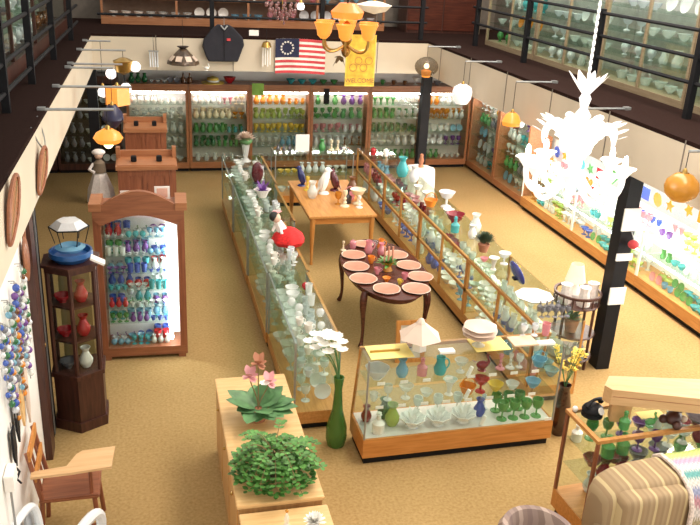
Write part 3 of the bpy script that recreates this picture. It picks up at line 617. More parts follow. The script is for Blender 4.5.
# ------------------------------------------------------------------ left tall cabinets
def arch_cabinet():
    t = thing('display_cabinet', 'arched cherry wood cabinet with lit white-backed shelves of coloured glass', 'display cabinet', (-.58, 8.2, 0), -.03); W = .92; D = .36; H = 1.72
    MB().box(0, .0, .04, W, D, .14).build('base', M['cherry'], t)
    for a, b in ((.02, 0), (W - .1, 0), (.02, D - .06), (W - .1, D - .06)): MB().box(a, b, 0, a + .08, b + .06, .04).build('foot', M['cherry'], t)
    MB().box(0, 0, .14, .075, D, H).build('side_frame', M['cherryz'], t); MB().box(W - .075, 0, .14, W, D, H).build('side_frame', M['cherryz'], t)
    arch = [(.0, H - .08)] + [(.075 + (W - .15) * k / 12, H - .16 + .11 * math.sin(PI * k / 12)) for k in range(13)] + [(W, H - .08), (W, H + .06), (W - .1, H + .07)] + [(W - .1 - (W - .2) * k / 12, H + .07 + .14 * math.sin(PI * k / 12)) for k in range(1, 12)] + [(.1, H + .07), (0, H + .06)]
    mt = Matrix(((1, 0, 0, 0), (0, 0, -1, 0), (0, 1, 0, 0), (0, 0, 0, 1)))
    MB().prism(arch, .06, Matrix.Translation((0, .05, 0)) @ mt).build('arched_crown', M['cherry'], t)
    MB().box(-.03, -.02, H + .0, .09, D, H + .08).build('crown_block', M['cabwood'], t); MB().box(W - .09, -.02, H, W + .03, D, H + .08).build('crown_block', M['cabwood'], t)
    MB().box(.06, .05, H - .02, W - .06, D, H + .03).build('top_board', M['cherry'], t)
    MB().box(.075, D - .02, .14, W - .075, D - .005, H - .02).build('brightening_white_back', M['brightback'], t)  # white panel replaces the mirror; its colour supplies the brightness behind the shelves
    MB().box(.078, .012, .14, W - .078, .017, H - .08).build('glass_door', M['glass'], t)
    for z in (.42, .60, .80, 1.0, 1.2, 1.4): MB().box(.078, .05, z - .006, W - .078, D - .025, z).build('glass_shelf', M['shelfglass'], t)
    MB().tube([(W - .17, .07, .2), (W - .17, .07, 1.55)], .02).build('light_tube', M['tube'], t)
arch_cabinet()
cc = ['light blue', 'clear', 'blue', 'turquoise', 'frosted', 'green', 'clear', 'light blue', 'purple', 'turquoise', 'red', 'blue']
for k, z in enumerate((.145, .421, .601, .801, 1.001, 1.201, 1.401)):
    for r_, yy in ((0, 8.29), (1, 8.36), (2, 8.45)):
        seq = [(['ball_weight', 'goblet', 'vase', 'cup', 'compote', 'tumbler', 'bird_figurine'][(k + q + r_ * 3) % 7], cc[(k * 5 + q * 3 + r_ * 4) % 12], ([3, 3, 3], [2, 3, 2], [3, 2, 2])[r_][q]) for q in range(3)]
        run(', %s row, %s of the arched cabinet' % (['bottom', 'second', 'third', 'fourth', 'fifth', 'sixth', 'top'][k], ['front', 'middle', 'rear'][r_]), seq, (-.48, yy), (.16, yy - .02), z + .001, hmax=(.10, .14, .17)[r_], jit=.004)
for k, x in enumerate((-.22, .13)):
    t = thing('picture_card', ['low wide white picture card propped on the arched cabinet', 'taller white picture card propped at the right of the arched cabinet top'][k], 'picture', (x, 8.46, 1.752), 0)
    h = (.1, .14)[k]; MB().box(-.08 + .0, 0, 0, .08, .01, h).build('card', M['paper'], t); MB().box(-.055, -.004, .02, .055, -.001, h - .02).build('print', plain('faded_print', (.75, .45, .35), .7), t)

def cupboard(y, H, x0, W, lab):
    t = thing('china_cupboard', lab, 'cupboard', (x0, y, 0), 0)
    MB().box(0, 0, 0, W, .45, .12).build('base', M['cabwood'], t)
    m = MB(); m.box(0, 0, .12, .08, .45, H - .06).box(W - .08, 0, .12, W, .45, H - .06).box(0, .42, .12, W, .45, H - .06); m.build('body', M['cherryz'], t)
    for k in range(2):
        d = MB(); a = .08 + k * (W - .16) / 2; b = a + (W - .16) / 2 - .004
        d.box(a, 0, .12, a + .05, .03, H - .06).box(b - .05, 0, .12, b, .03, H - .06).box(a + .05, 0, H - .14, b - .05, .03, H - .06).box(a + .05, 0, .12, b - .05, .03, .2); dd_ = d.build('door', M['cherryz'], t)
        MB().box(a + .05, .012, .2, b - .05, .022, H - .14).build('door_panel', M['cherryz'], dd_)
    MB().box(-.02, -.03, H - .06, W + .02, .46, H - .012).box(0, -.01, H - .012, W, .44, H).build('cornice', M['cabwood'], t)
    MB().box(-.02, .42, H, W + .02, .46, H + .08).box(-.02, .36, H, .03, .46, H + .13).box(W - .03, .36, H, W + .02, .46, H + .13).build('gallery', M['cabwood'], t)
    for z in (.6, 1.0, 1.35): MB().box(.08, .05, z, W - .08, .4, z + .012).build('shelf', M['cherry'], t)
    for k, f in enumerate((.28, .72)):
        tag(MB().box(x0 + W * f - .035, y + .14, H + .001, x0 + W * f + .035, y + .22, H + .07, bev=.008).build('small_box', M['black']), 'small black box at the %s, on the %s' % (('left', 'right')[k], lab.replace('brown ', '')), 'box')
cupboard(9.98, 1.72, -.37, .70, 'brown cupboard just behind the arched cabinet')
cupboard(12.3, 1.66, -.32, .60, 'brown cupboard farthest along the side aisle')

# dark hexagonal corner curio
t = thing('curio_cabinet', 'tall dark walnut hexagonal curio cabinet with red glass inside', 'curio cabinet', (-.71, 7.07, 0), 0)
def hexp(r, a0=PI / 6): return [(r * math.cos(a0 + k * PI / 3), r * math.sin(a0 + k * PI / 3)) for k in range(6)]
MB().prism(hexp(.27), .10).prism(hexp(.25), .45, Matrix.Translation((0, 0, .1))).prism(hexp(.27), .04, Matrix.Translation((0, 0, .55))).build('base', M['walnut'], t)
for (x, y) in hexp(.225): MB().tube([(x, y, .59), (x, y, 1.60)], .022, 6).build('post', M['walnut'], t)
for z in (.90, 1.24): MB().prism(hexp(.215), .018, Matrix.Translation((0, 0, z))).build('shelf', M['walnut'], t)
MB().prism(hexp(.25), .05, Matrix.Translation((0, 0, 1.58))).prism(hexp(.275), .025, Matrix.Translation((0, 0, 1.63))).build('crown', M['walnut'], t)
hx = hexp(.222)
for k in range(6):
    (x0, y0), (x1, y1) = hx[k], hx[(k + 1) % 6]
    a = math.atan2(y1 - y0, x1 - x0); L = math.hypot(x1 - x0, y1 - y0)
    MB().box(.02, -.003, .6, L - .02, .003, 1.58, mt=Matrix.Translation((x0, y0, 0)) @ Matrix.Rotation(a, 4, 'Z')).build('glass_panel', M['glass'], t)
MB().box(-.14, .17, .6, .14, .19, 1.58).build('back_lining', plain('tan_lining', (.45, .30, .12), .8), t)
for z, lv in ((.591, 'lowest'), (.919, 'middle'), (1.259, 'upper')):
    for k, x in enumerate((-.09, .07)):
        c = 'red' if z > .7 else ('smoky', 'milk white')[k]
        put('vase' if k else 'bowl', c, -.71 + x, 7.02, z + .001, .2 if k else .075, '%s glass %s on the %s level of the dark curio cabinet' % (c, 'vase' if k else 'bowl', lv))
t = thing('glass_dish', 'round blue dish with a pale rim on the dark curio cabinet', 'dish', (-.70, 7.05, 1.656))
MB().lathe([(0, 0), (.14, 0), (.19, .05), (.185, .09), (.17, .09), (.15, .04), (0, .03)], seg=24).build('dish', plain('blue_enamel', (.02, .10, .30), .3), t)
MB().lathe([(.11, .09), (.13, .12), (.09, .14), (.06, .1), (.0, .1), (0, .03), (.1, .03)], seg=24).build('inner_dish', GM['light blue'], t)
tag(MB().box(-.065, -.05, 0, .065, .05, .02, mt=Matrix.Rotation(.5, 4, 'Y')).build('price_card', M['paper'], loc=(-.47, 6.87, 1.70)), 'white card leaning on the blue dish of the curio cabinet', 'card')
t = thing('terrarium_box', 'open six-sided glass box with dark edges above the blue dish', 'glass box', (-.70, 7.07, 1.858))
e = MB(); h1 = hexp(.17, 0)
for k in range(6): e.tube([(h1[k][0], h1[k][1], .10), (h1[(k + 1) % 6][0], h1[(k + 1) % 6][1], .10)], .007, 4); e.tube([(h1[k][0], h1[k][1], .10), (h1[k][0] * .75, h1[k][1] * .75, -.055)], .004, 4)
e.build('edge_frame', M['black'], t)
MB().lathe([(.165, .10), (.10, .16), (.0, .17)], seg=6).build('lid', GM['frosted'], t)

# ------------------------------------------------------------------ tables
def leg_turned(x, y, h, r=.03): return MB().lathe([(0, 0), (r * .8, 0), (r * .6, h * .1), (r, h * .5), (r * 1.3, h * .8), (r * 1.3, h)], (x, y, 0), 10)
t = thing('oak_table', 'long honey oak table carrying white and dark glass birds', 'table', (2.18, 10.65, 0), 0); W, D, H = 1.0, 1.85, .75
MB().box(0, 0, H - .035, W, D, H, bev=.006).build('tabletop', M['honeyy'], t)
MB().box(.05, .05, H - .13, W - .05, .08, H - .036).box(.05, D - .08, H - .13, W - .05, D - .05, H - .036).box(.05, .05, H - .13, .08, D - .05, H - .036).box(W - .08, .05, H - .13, W - .05, D - .05, H - .036).build('apron', M['honey'], t)
for x in (.06, W - .06):
    for y in (.06, D - .06): leg_turned(x, y, H - .04).build('leg', M['honeyz'], t)
def bird(x, y, z, s, mat, lab, rz=0):
    t = thing('bird_statue', lab, 'figurine', (x, y, z), rz)
    b = MB().ball((0, 0, .45), .22, .8, .62, 1.75, 14, 12, Matrix.Rotation(.25, 4, 'Y')).ball((.13, 0, .86), .13, 1, .85, 1, 12, 8).lathe([(0, 0), (.2, 0), (.17, .06), (0, .12)], seg=14)
    b.tube([(.05, 0, .6), (.12, 0, .82)], [.16, .11]); o = b.build('body', mat, t); o.scale = (s,) * 3
    b = MB().leafs((-.08, .1, .6), (-.24, .08, .15), .1).leafs((-.08, -.1, .6), (-.24, -.08, .15), .1).leafs((-.1, 0, .4), (-.34, 0, .12), .08); o = b.build('wing', mat, t); o.scale = (s,) * 3
    o = MB().lathe([(.04, 0), (.025, .06), (0, .1)], (.24, 0, .86), 8, mt=Matrix.Rotation(1.9, 4, 'Y')).build('beak', mat, t); o.scale = (s,) * 3
bird(2.62, 11.75, .753, .42, M['milk'], 'tall white cockatoo statue on the long oak table', .3)
bird(2.82, 11.9, .751, .36, glassware('garnet_glass', (.10, .01, .02), .9), 'dark red parrot statue behind the white cockatoo', 2.6)
bird(2.35, 12.2, .751, .33, glassware('midnight_glass', (.02, .03, .16), .9), 'dark blue parrot statue at the far corner of the oak table', 2.8)
put('candlestick', 'yellow', 2.40, 11.95, .751, .22, 'yellow candlestick beside the dark blue parrot statue')
put('vase', 'clear', 2.40, 11.55, .751, .26, 'clear glass vase between the blue parrot and white cockatoo')
put('vase', 'brown', 3.07, 11.75, .751, .26, 'brown vase behind the figures on the oak table')
put('candlestick', 'cream', 2.80, 11.1, .751, .24, 'cream candlestick at the near end of the oak table')
put('goblet', 'amber', 2.72, 11.2, .751, .19, 'amber goblet at the near end of the oak table')
put('bottle', 'black', 2.88, 11.25, .751, .22, 'black bottle at the near end of the oak table')
put('compote', 'cream', 3.02, 11.2, .751, .24, 'cream footed dish at the near right of the oak table')
put('candlestick', 'milk white', 3.0, 11.02, .751, .18, 'white candlestick at the near right of the oak table')
put('basket', 'pink', 2.95, 11.42, .751, .2, 'pink basket among the figures on the oak table')

t = thing('dining_table', 'dark oval table with curved legs set with pink plates', 'table', (2.72, 8.72, 0), -.04)
o = MB().lathe([(0, .715), (.96, .715), (1, .73), (1, .745), (.97, .75), (0, .75)], seg=40).build('tabletop', M['mahog'], t); o.scale = (.50, .98, 1)
o = MB().lathe([(.86, .64), (.88, .64), (.88, .714), (.86, .714)], seg=40).build('apron', M['mahog'], t); o.scale = (.50, .98, 1)
for sx in (-1, 1):
    for sy in (-1, 1):
        x, y = sx * .36, sy * .62
        MB().tube(bez((x, y, .70), (x + sx * .06, y + sy * .08, .55), (x - sx * .04, y - sy * .04, .2), (x + sx * .03, y + sy * .05, .02), 10), [.04, .045, .045, .04, .032, .027, .023, .02, .019, .022, .032]).build('leg', M['mahog'], t)
def dplate(x, y, r, lab, rz=0):
    t = thing('dinner_plate', lab, 'plate', (x, y, .751), rz, 'pink plates on the oval table')
    MB().lathe([(0, .0), (r * .6, 0), (r, .022), (r * .98, .026), (r * .82, .017)], seg=24, ripple=.02, rn=6).build('rim', M['rim'], t)
    MB().lathe([(r * .93, .0235), (r * .82, .020), (r * .6, .010), (0, .010)], seg=24).build('well', M['pinkdish'], t)
PL = [(2.37, 8.34, .165), (2.44, 8.05, .0), (2.38, 8.72, .16), (2.44, 9.10, .155), (2.56, 8.02, .16), (2.90, 7.98, .165), (3.06, 8.32, .155), (3.03, 8.68, .155), (2.98, 9.04, .15), (2.66, 9.46, .13)]
pw = ['at the left side', '', 'at the left, next farther back', 'at the left, near the far end', 'at the near left edge', 'at the near right edge', 'at the right side, close to the glass cases', 'at the right side, middle', 'at the right side, towards the far end', 'at the far end']
for (x, y, r), q in zip(PL, pw):
    if r: dplate(x, y, r, 'pink plate on the oval table, ' + q, random.random())
for k, (x, y, kd, c, h, lab) in enumerate([(2.63, 8.27, 'bowl', 'orange', .05, 'peach bowl between the near left plates'), (2.76, 8.17, 'cup', 'yellow', .06, 'yellow cup in front of the centrepiece'), (2.86, 8.3, 'cup', 'pink', .08, 'pink cup by the right-hand plates'), (2.6, 8.85, 'cup', 'orange', .09, 'peach cup left of the centrepiece'),
        (2.8, 9.1, 'vase', 'pink', .16, 'pink vase behind the centrepiece'), (2.66, 9.2, 'pitcher', 'pink', .16, 'pink pitcher at the far end'), (2.85, 9.3, 'pitcher', 'orange', .14, 'peach pitcher at the far right'), (2.5, 9.38, 'lidded_jar', 'pink', .12, 'pink lidded jar at the far left'), (2.80, 8.82, 'bowl', 'pink', .05, 'pink bowl right of the centrepiece'), (2.58, 8.5, 'cup', 'pink', .08, 'pink cup left of the centrepiece')]):
    put(kd, c, x, y, .751, h, lab + ' on the oval table')
t = thing('flower_centrepiece', 'green leafy centrepiece with pink candles on the oval table', 'centrepiece', (2.74, 8.6, .751))
MB().lathe([(0, 0), (.06, 0), (.04, .05), (.07, .1), (0, .1)], seg=12).build('vase', GM['amber'], t)
g = MB()
for k in range(34):
    a = k * 2.4; r = .05 + .09 * ((k * 7) % 10) / 10; z = .1 + .1 * ((k * 3) % 7) / 7; g.leafs((0, 0, .08), (math.cos(a) * r * 1.2, math.sin(a) * r * 1.2, z), .022)
g.build('foliage', M['leaf'], t)
for k in range(3): MB().tube([(-.05 + .05 * k, 0, .1), (-.05 + .05 * k, 0, .3)], .012).build('candle', M['pinkdish'], t)
for k, (x, y) in enumerate([(2.26, 8.95)]):
    put('candlestick', 'cream', x + .10, y + .37, .751, .12, 'small cream candlestick at the left rim of the oval table')
t = thing('framed_picture', 'wooden picture frame leaning under the near end of the oval table', 'picture', (2.78, 7.66, 0), -.05)
f = MB(); f.box(-.17, 0, .0, -.12, .03, .5).box(.12, 0, 0, .17, .03, .5).box(-.12, 0, 0, .12, .03, .05).box(-.12, 0, .45, .12, .03, .5); f.build('frame', M['honeyz'], t, rot=(-.12, 0, 0))
MB().box(-.12, .012, .05, .12, .02, .45).build('mat_board', M['backpanel'], t, rot=(-.12, 0, 0)); MB().box(-.05, .008, .17, .06, .011, .34).build('print', M['dark'], t, rot=(-.12, 0, 0))

# round linen-covered table
t = thing('side_table', 'small round table under a white lace cloth at the end of the right row', 'table', (4.66, 13.2, 0))
MB().lathe([(0, 0), (.15, 0), (.04, .05), (.04, .62), (.22, .66), (.22, .69), (0, .69)], seg=16).build('pedestal', M['mahog'], t)
m = MB().lathe([(0, .735), (.25, .735), (.275, .70), (.29, .5), (.30, .25), (.31, .12)], seg=48, ripple=.05, rn=9); m = m.build('cover', M['lace'], None, None, (4.66, 13.2, .0)); m.name = 'tablecloth'; tag(m, 'white lace cloth draped over the small round table', 'tablecloth')
MB_ = thing('statuette', 'brown statuette on the lace-covered table', 'figurine', (4.70, 13.25, .74)); MB().lathe([(0, 0), (.06, 0), (.05, .03), (.03, .05), (.05, .12), (.03, .18), (.035, .22), (0, .25)], seg=12).build('figure', M['terra'], MB_)

# plant stand beside the column
t = thing('plant_stand', 'dark round spindled stand beside the black column', 'stand', (4.60, 7.40, 0))
for z, nm in ((.76, 'tier'), (.40, 'tier'), (.12, 'tier')): MB().lathe([(0, z), (.25, z), (.26, z + .012), (.25, z + .025), (0, z + .025)], seg=24).build(nm, M['walnut'], t)
MB().lathe([(.24, .88), (.265, .88), (.265, .905), (.24, .905)], seg=24).build('gallery_rail', M['walnut'], t)
s = MB()
for k in range(14): a = k * 2 * PI / 14; s.tube([(.25 * math.cos(a), .25 * math.sin(a), .785), (.25 * math.cos(a), .25 * math.sin(a), .885)], .009, 5)
s.build('spindle_ring', M['walnut'], t)
for k in range(4): a = k * PI / 2 + .5; MB().tube([(.23 * math.cos(a), .23 * math.sin(a), 0), (.23 * math.cos(a), .23 * math.sin(a), .76)], .016, 6).build('leg', M['walnut'], t)
t = thing('table_lamp', 'white ceramic lamp with peach shade on the dark round stand', 'lamp', (4.60, 7.49, .786))
MB().lathe([(0, 0), (.09, 0), (.10, .06), (.05, .14), (.03, .2), (0, .2)], seg=16).build('lamp_base', M['milk'], t)
MB().lathe([(.115, .2), (.07, .40), (.065, .40), (.11, .2)], seg=20).build('lamp_shade', plain('peach_shade', (.88, .62, .42), .7, emit=(1, .8, .6), es=.3), t)
for k, (dx, dy) in enumerate([(-.165, -.03), (.0, -.14), (.16, -.04)]):
    m = MB().lathe([(0, 0), (.07, 0), (.075, .03), (.05, .16), (.065, .22), (.05, .22), (0, .05)], seg=20, ripple=.08, rn=8)
    tag(m.build('lace_shade', M['lace'], None, None, (4.60 + dx, 7.40 + dy, .786)), 'white lace covered vase %s of the peach lamp on the dark stand' % ['left', 'in front', 'right'][k], 'vase', 'white lace vases round the peach lamp')
t = thing('potted_plant', 'terracotta pot of green leaves on the middle tier of the dark stand', 'potted plant', (4.56, 7.36, .426))
MB().lathe([(0, 0), (.06, 0), (.09, .16), (.075, .16), (0, .12)], seg=16).build('pot', M['terra'], t)
g = MB()
for k in range(26): a = k * 2.4; r = .06 + .07 * ((k * 5) % 7) / 7; g.leafs((0, 0, .14), (math.cos(a) * r, math.sin(a) * r, .2 + .08 * (k % 3) / 3), .02)
g.build('foliage', M['leaf'], t)
run('on the lowest tier of the dark round stand', [('bottle', 'clear', 2), ('vase', 'frosted', 2)], (4.42, 7.36), (4.78, 7.36), .146, hmax=.14)
# things fixed to the near column
for (z, h, mt, nm, lab) in [(1.93, .25, 'paper', 'notice_sheet', 'printed white notice on the black column'), (1.42, .08, 'paper', 'column_card', 'small white card halfway down the black column'), (1.02, .2, 'milk', 'wall_vase', 'white slim bottle hung low on the black column')]:
    tag(MB().box(4.86 - .012, 7.17 - .012, z - h, 5.04, 7.178, z).build(nm, M[mt]), lab, 'notice' if 'no' in nm else 'card')
t = thing('wall_basket', 'red hanging basket on the black column below the notice', 'basket', (4.98, 7.10, 1.55)); MB().ball((0, 0, 0), .06, 1, 1, .8).build('basket_body', M['redst'], t); MB().tube([(0, 0, .05), (0, .07, .12)], .006).build('hook', M['grey'], t)

# ------------------------------------------------------------------ oak desk with plants
t = thing('oak_cabinet', 'long pale oak cabinet carrying two green plants', 'cabinet', (.49, 4.56, 0)); W, D, H = .62, 1.77, .75
MB().box(0.015, 0.015, 0, W - .015, D - .015, H - .03).build('body', M['oakz'], t)
MB().box(0, 0, H - .03, W, D, H, bev=.005).build('worktop', M['oak'], t)
for k in range(3): dd_ = MB().box(.006, .06 + k * .57, .08, .016, .58 + k * .57, H - .08).build('door', M['oakz'], t); MB().ball((0, .32 + k * .57, .62), .014).build('knob', M['brass'], dd_)
t = thing('oak_cabinet', 'lower pale oak cabinet in front of the plant cabinet', 'cabinet', (.50, 3.55, 0)); 
MB().box(.015, .015, 0, W - .015, .96, .69).build('body', M['oakz'], t); MB().box(0, 0, .69, W, .975, .715, bev=.005).build('worktop', M['oak'], t)
dd_ = MB().box(.05, .003, .1, W - .05, .013, .62).build('door', M['oakz'], t); MB().ball((.1, -.01, .5), .014).build('knob', M['brass'], dd_)
def pot(t, r, h, mat, m2=None): MB().lathe([(0, 0), (r * .7, 0), (r, h * .85), (r * 1.08, h * .86), (r * 1.08, h), (r * .92, h), (r * .9, h * .85), (0, h * .8)], seg=20).build('pot', M[mat], t)
t = thing('potted_plant', 'broad-leaved potted plant with pink flowers on the pale oak cabinet', 'potted plant', (.78, 5.62, .751))
pot(t, .085, .12, 'terra')
g = MB(); random.seed(3)
for k in range(22):
    a = k * 2.4 + .3; r = random.uniform(.15, .31); z = .12 + random.uniform(0, .16) * (1.2 - r * 2); g.leafs((math.cos(a) * .03, math.sin(a) * .03, .11), (math.cos(a) * r, math.sin(a) * r * .9, z + .03), .075, curl=.2)
g.build('foliage', M['leafb'], t)
for k, (dx, dy, z) in enumerate([(-.07, .0, .40), (.0, .02, .50), (.09, .06, .30)]):
    st = MB().tube(bez((0, 0, .1), (0, 0, z * .6), (dx, dy, z * .8), (dx, dy, z), 8), .005, 5).build('flower_stalk', M['twig'], t)
    p_ = MB()
    for q in range(9): a = q * .9; p_.leafs((dx, dy, z), (dx + .065 * math.cos(a), dy + .065 * math.sin(a), z - .02 + .05 * (q % 3)), .03)
    p_.build('flower', M['pinkfl' if k != 1 else 'terra'], t)
p_ = MB()
for q in range(8): a = q * .8; p_.leafs((.05, .0, .32), (.05 + .04 * math.cos(a), .04 * math.sin(a), .345), .018)
p_.build('white_flower', M['whitefl'], t)
t = thing('potted_plant', 'bushy trailing ivy in a dark pot on the near end of the oak cabinet', 'potted plant', (.80, 4.88, .751))
pot(t, .10, .11, 'dark')
g = MB(); tw = MB()
for k in range(900):
    a = random.uniform(0, 2 * PI); r = .31 * math.sqrt(random.random()); x, y = r * 1.0 * math.cos(a), r * 1.0 * math.sin(a)
    zt = .24 * (1 - (r / .33) ** 2) + .03; z = max(.015, random.uniform(.25, 1) * zt + .02)
    b = random.uniform(0, 2 * PI); L = random.uniform(.03, .055)
    g.leafs((x, y, z), (x + L * math.cos(b), y + L * math.sin(b), z + random.uniform(-.012, .03)), L * .38, curl=.1)
for k in range(30):
    a = k * 2.4; r = random.uniform(.22, .37); zt = random.uniform(.04, .26)
    pts = bez((0, 0, .1), (math.cos(a) * r * .3, math.sin(a) * r * .3, zt + .12), (math.cos(a) * r * .7, math.sin(a) * r * .7, zt + .1), (math.cos(a) * r, math.sin(a) * r, zt), 8); tw.tube(pts, .003, 4)
    for q in pts[4:]:
        for e_ in (-1, 1): g.leafs(q, q + Vector((math.cos(a + e_) * .045, math.sin(a + e_) * .045, .01)), .016)
g.build('foliage', M['leaf'], t); tw.build('vine_stem', M['twig'], t)
t = thing('flower_posy', 'white chrysanthemum posy in a glass on the lower oak cabinet', 'flower', (.96, 4.2, .716))
MB().lathe([(0, 0), (.035, 0), (.04, .1), (.036, .1), (0, .02)], seg=14).build('glass', GM['clear'], t)
p_ = MB()
for k in range(50): a = k * 2.4; e_ = .2 + 1.2 * k / 50; p_.leafs((0, 0, .13), (.08 * math.cos(a) * math.sin(e_), .08 * math.sin(a) * math.sin(e_), .13 + .07 * math.cos(e_)), .012)
p_.build('petals', M['whitefl'], t)
t = thing('glass_ornament', 'small clear twisted ornament beside the white posy', 'ornament', (.80, 4.34, .716)); MB().lathe([(0, 0), (.03, 0), (.012, .03), (.02, .06), (.01, .1), (0, .12)], seg=10).build('body', GM['clear'], t); MB().ball((0, 0, .13), .012).build('tip', GM['amber'], t)

# floor vases
t = thing('floor_vase', 'tall green glass floor vase between the oak cabinet and front showcase', 'vase', (1.60, 6.24, 0))
MB().lathe([(0, 0), (.08, 0), (.10, .08), (.095, .2), (.05, .38), (.035, .6), (.05, .72), (.042, .72), (.03, .6), (.04, .38), (.08, .2), (0, .03)], seg=20).build('body', glassware('olive_green_glass', (.10, .28, .06), .6), t)
t = thing('flower_bouquet', 'bunch of white flowers in the tall green floor vase', 'flowers', (1.60, 6.24, .55))
s = MB()
for k in range(6): a = k * 1.05; s.tube(bez((0, 0, .0), (0, 0, .2), (-.02 + .03 * math.cos(a), .03 * math.sin(a), .35), (-.13 + .10 * math.cos(a), .08 * math.sin(a), .53), 6), .006, 5)
s.build('stem', M['leafb'], t)
for k in range(20):
    a = k * 2.4; rr_ = .17 * math.sqrt(k / 20); cx, cy, cz = -.13 + rr_ * math.cos(a), rr_ * math.sin(a), .58 - rr_ * .5 + .02 * (k % 3); p_ = MB()
    for q in range(8): b = q * .785 + k; p_.leafs((cx, cy, cz), (cx + .055 * math.cos(b), cy + .055 * math.sin(b), cz + .03), .026)
    p_.build('blossom', M['whitefl'], t)
t = thing('floor_vase', 'dark brown floor vase at the corner of the front showcase', 'vase', (3.80, 6.06, 0))
MB().lathe([(0, 0), (.06, 0), (.07, .1), (.085, .34), (.05, .5), (.06, .55), (.05, .55), (.04, .48), (.07, .32), (0, .05)], seg=20).build('body', glassware('dark_brown_glass', (.05, .018, .012), .92), t)
t = thing('flower_bouquet', 'spray of yellow flowers in the dark brown floor vase', 'flowers', (3.80, 6.06, .45))
s = MB(); p_ = MB()
for k in range(9):
    a = k * 2.2; tip = Vector((.16 * math.cos(a), .12 * math.sin(a), .42 + .06 * (k % 3))); pts = bez((0, 0, 0), (0, 0, .2), tip * .8, tip, 8); s.tube(pts, .004, 4)
    for q in pts[4:]:
        for e_ in range(4): p_.leafs(q, q + Vector((random.uniform(-.04, .04), random.uniform(-.04, .04), random.uniform(-.01, .04))), .014)
s.build('stem', M['leafb'], t); p_.build('blossom', M['yellowfl'], t)
for x, y, lab, c in [(3.93, 5.92, 'white tag bottle leaning beside the brown floor vase', 'milk white')]: put('bottle', c, x, y, .001, .2, lab)
t = thing('potted_plant', 'dark leafy plant in a small pot on the right-row showcase', 'potted plant', (3.96, 8.62, .931))
pot(t, .07, .1, 'terra'); g = MB()
for k in range(90): a = k * 2.4; e_ = .15 + 1.2 * ((k * 7) % 10) / 10; g.leafs((.05 * math.cos(a) * e_, .05 * math.sin(a) * e_, .12), (.15 * math.cos(a) * math.sin(e_), .15 * math.sin(a) * math.sin(e_), .14 + .12 * math.cos(e_)), .014)
g.build('foliage', plain('dark_leaf', (.05, .08, .04), .6, noise=.4, scale=20), t)
# tall arrangement at far end of the left row
t = thing('flower_urn', 'clear urn with a domed cream flower ball at the far end of the left row', 'flowers', (1.56, 13.0, .951))
MB().lathe([(0, 0), (.09, 0), (.03, .06), (.05, .15), (.07, .28), (.05, .28), (0, .12)], seg=16).build('urn', GM['clear'], t)
MB().ball((0, 0, .34), .11, 1, 1, .55).build('leaf_cup', M['leafb'], t)
p_ = MB()
for k in range(60): a = k * 2.4; e_ = .1 + 1.3 * k / 60; p_.leafs((0, 0, .36), (.17 * math.cos(a) * math.sin(e_), .17 * math.sin(a) * math.sin(e_), .38 + .12 * math.cos(e_)), .025)
p_.build('blossom', M['rim'], t)
t = thing('glass_plaque', 'upright oval ruby glass plaque on the left row', 'plaque', (1.58, 11.7, .951)); MB().ball((0, 0, .17), .16, .55, .18, 1, 16, 12).build('plaque_disc', glassware('oxblood_glass', (.10, .01, .02), .85), t); MB().box(-.05, -.04, 0, .05, .04, .02).build('foot', M['black'], t)
t = thing('glass_basket', 'white and pink ruffled basket with violets on the left row', 'basket', (1.56, 11.0, .951)); MB().lathe([(0, 0), (.05, 0), (.08, .08), (.12, .12), (.11, .12), (0, .03)], seg=20, ripple=.1, rn=6).build('bowl', M['lace'], t)
p_ = MB(); [p_.leafs((0, 0, .08), (.09 * math.cos(k * 2.4), .09 * math.sin(k * 2.4), .12 + .06 * (k % 3)), .025) for k in range(20)]; p_.build('violets', GM['purple'], t)
# doll in red skirt
t = thing('doll', 'black-haired doll in a wide red skirt seated on the left row', 'doll', (1.52, 9.12, .951), .2)
MB().lathe([(0, 0), (.17, .0), (.20, .05), (.17, .12), (.08, .19), (0, .2)], (.09, -.03, 0), 28, ripple=.05, rn=7).build('skirt', M['redcl'], t)
MB().tube([(.03, 0, .14), (-.03, .03, .27)], [.07, .05]).build('bodice', M['lace'], t)
MB().tube([(-.01, .03, .24), (-.02, -.08, .16), (.05, -.12, .1)], [.022, .02, .015]).tube([(-.04, .05, .24), (-.10, .02, .16)], [.022, .016]).build('arm', M['lace'], t)
MB().ball((-.05, .03, .32), .055, 1, 1, 1.1).build('head', M['skin'], t); MB().ball((-.07, .045, .335), .062, 1, 1, 1).build('hair', M['hair'], t)
p_ = MB(); [p_.leafs((-.03, .06, .38), (-.03 + .06 * math.cos(k), .06 + .06 * math.sin(k), .40), .025) for k in range(7)]; p_.build('hat_flower', M['pinkfl'], t)
put('ball_weight', 'red', 1.56, 7.72, .951, .08, 'small red glass ball on the left row near the white flowers')

# ------------------------------------------------------------------ near right corner: case, board, sofa
R2 = thing('glass_showcase', 'wood-edged glass showcase behind the striped sofa', 'display case', (3.20, 4.53, 0), .05); W, D, H = 1.95, .46, 1.0
MB().box(.03, .03, 0, W - .03, D - .03, .07).build('toe_kick', M['black'], R2)
MB().box(0, 0, .07, W, D, .24).build('base', M['honey'], R2)
f = MB(); s = .025
for a, b in ((0, 0), (W - s, 0), (0, D - s), (W - s, D - s)): MB().box(a, b, .24, a + s, b + s, H - .03).build('corner_post', M['cherryz'], R2)
MB().box(-.005, -.005, H - .03, W, .03, H).box(-.005, D - .03, H - .03, W, D + .005, H).box(-.005, .03, H - .03, .03, D - .03, H).build('top_rail', M['honeyy'], R2)
MB().box(.02, .02, H - .012, W - .02, D - .02, H - .004).build('glass_top', M['topglass'], R2)
MB().box(.03, .006, .24, W - .03, .011, H - .03).build('front_glass', M['glass'], R2); MB().box(.006, .03, .24, .011, D - .03, H - .03).build('side_glass', M['glass'], R2)
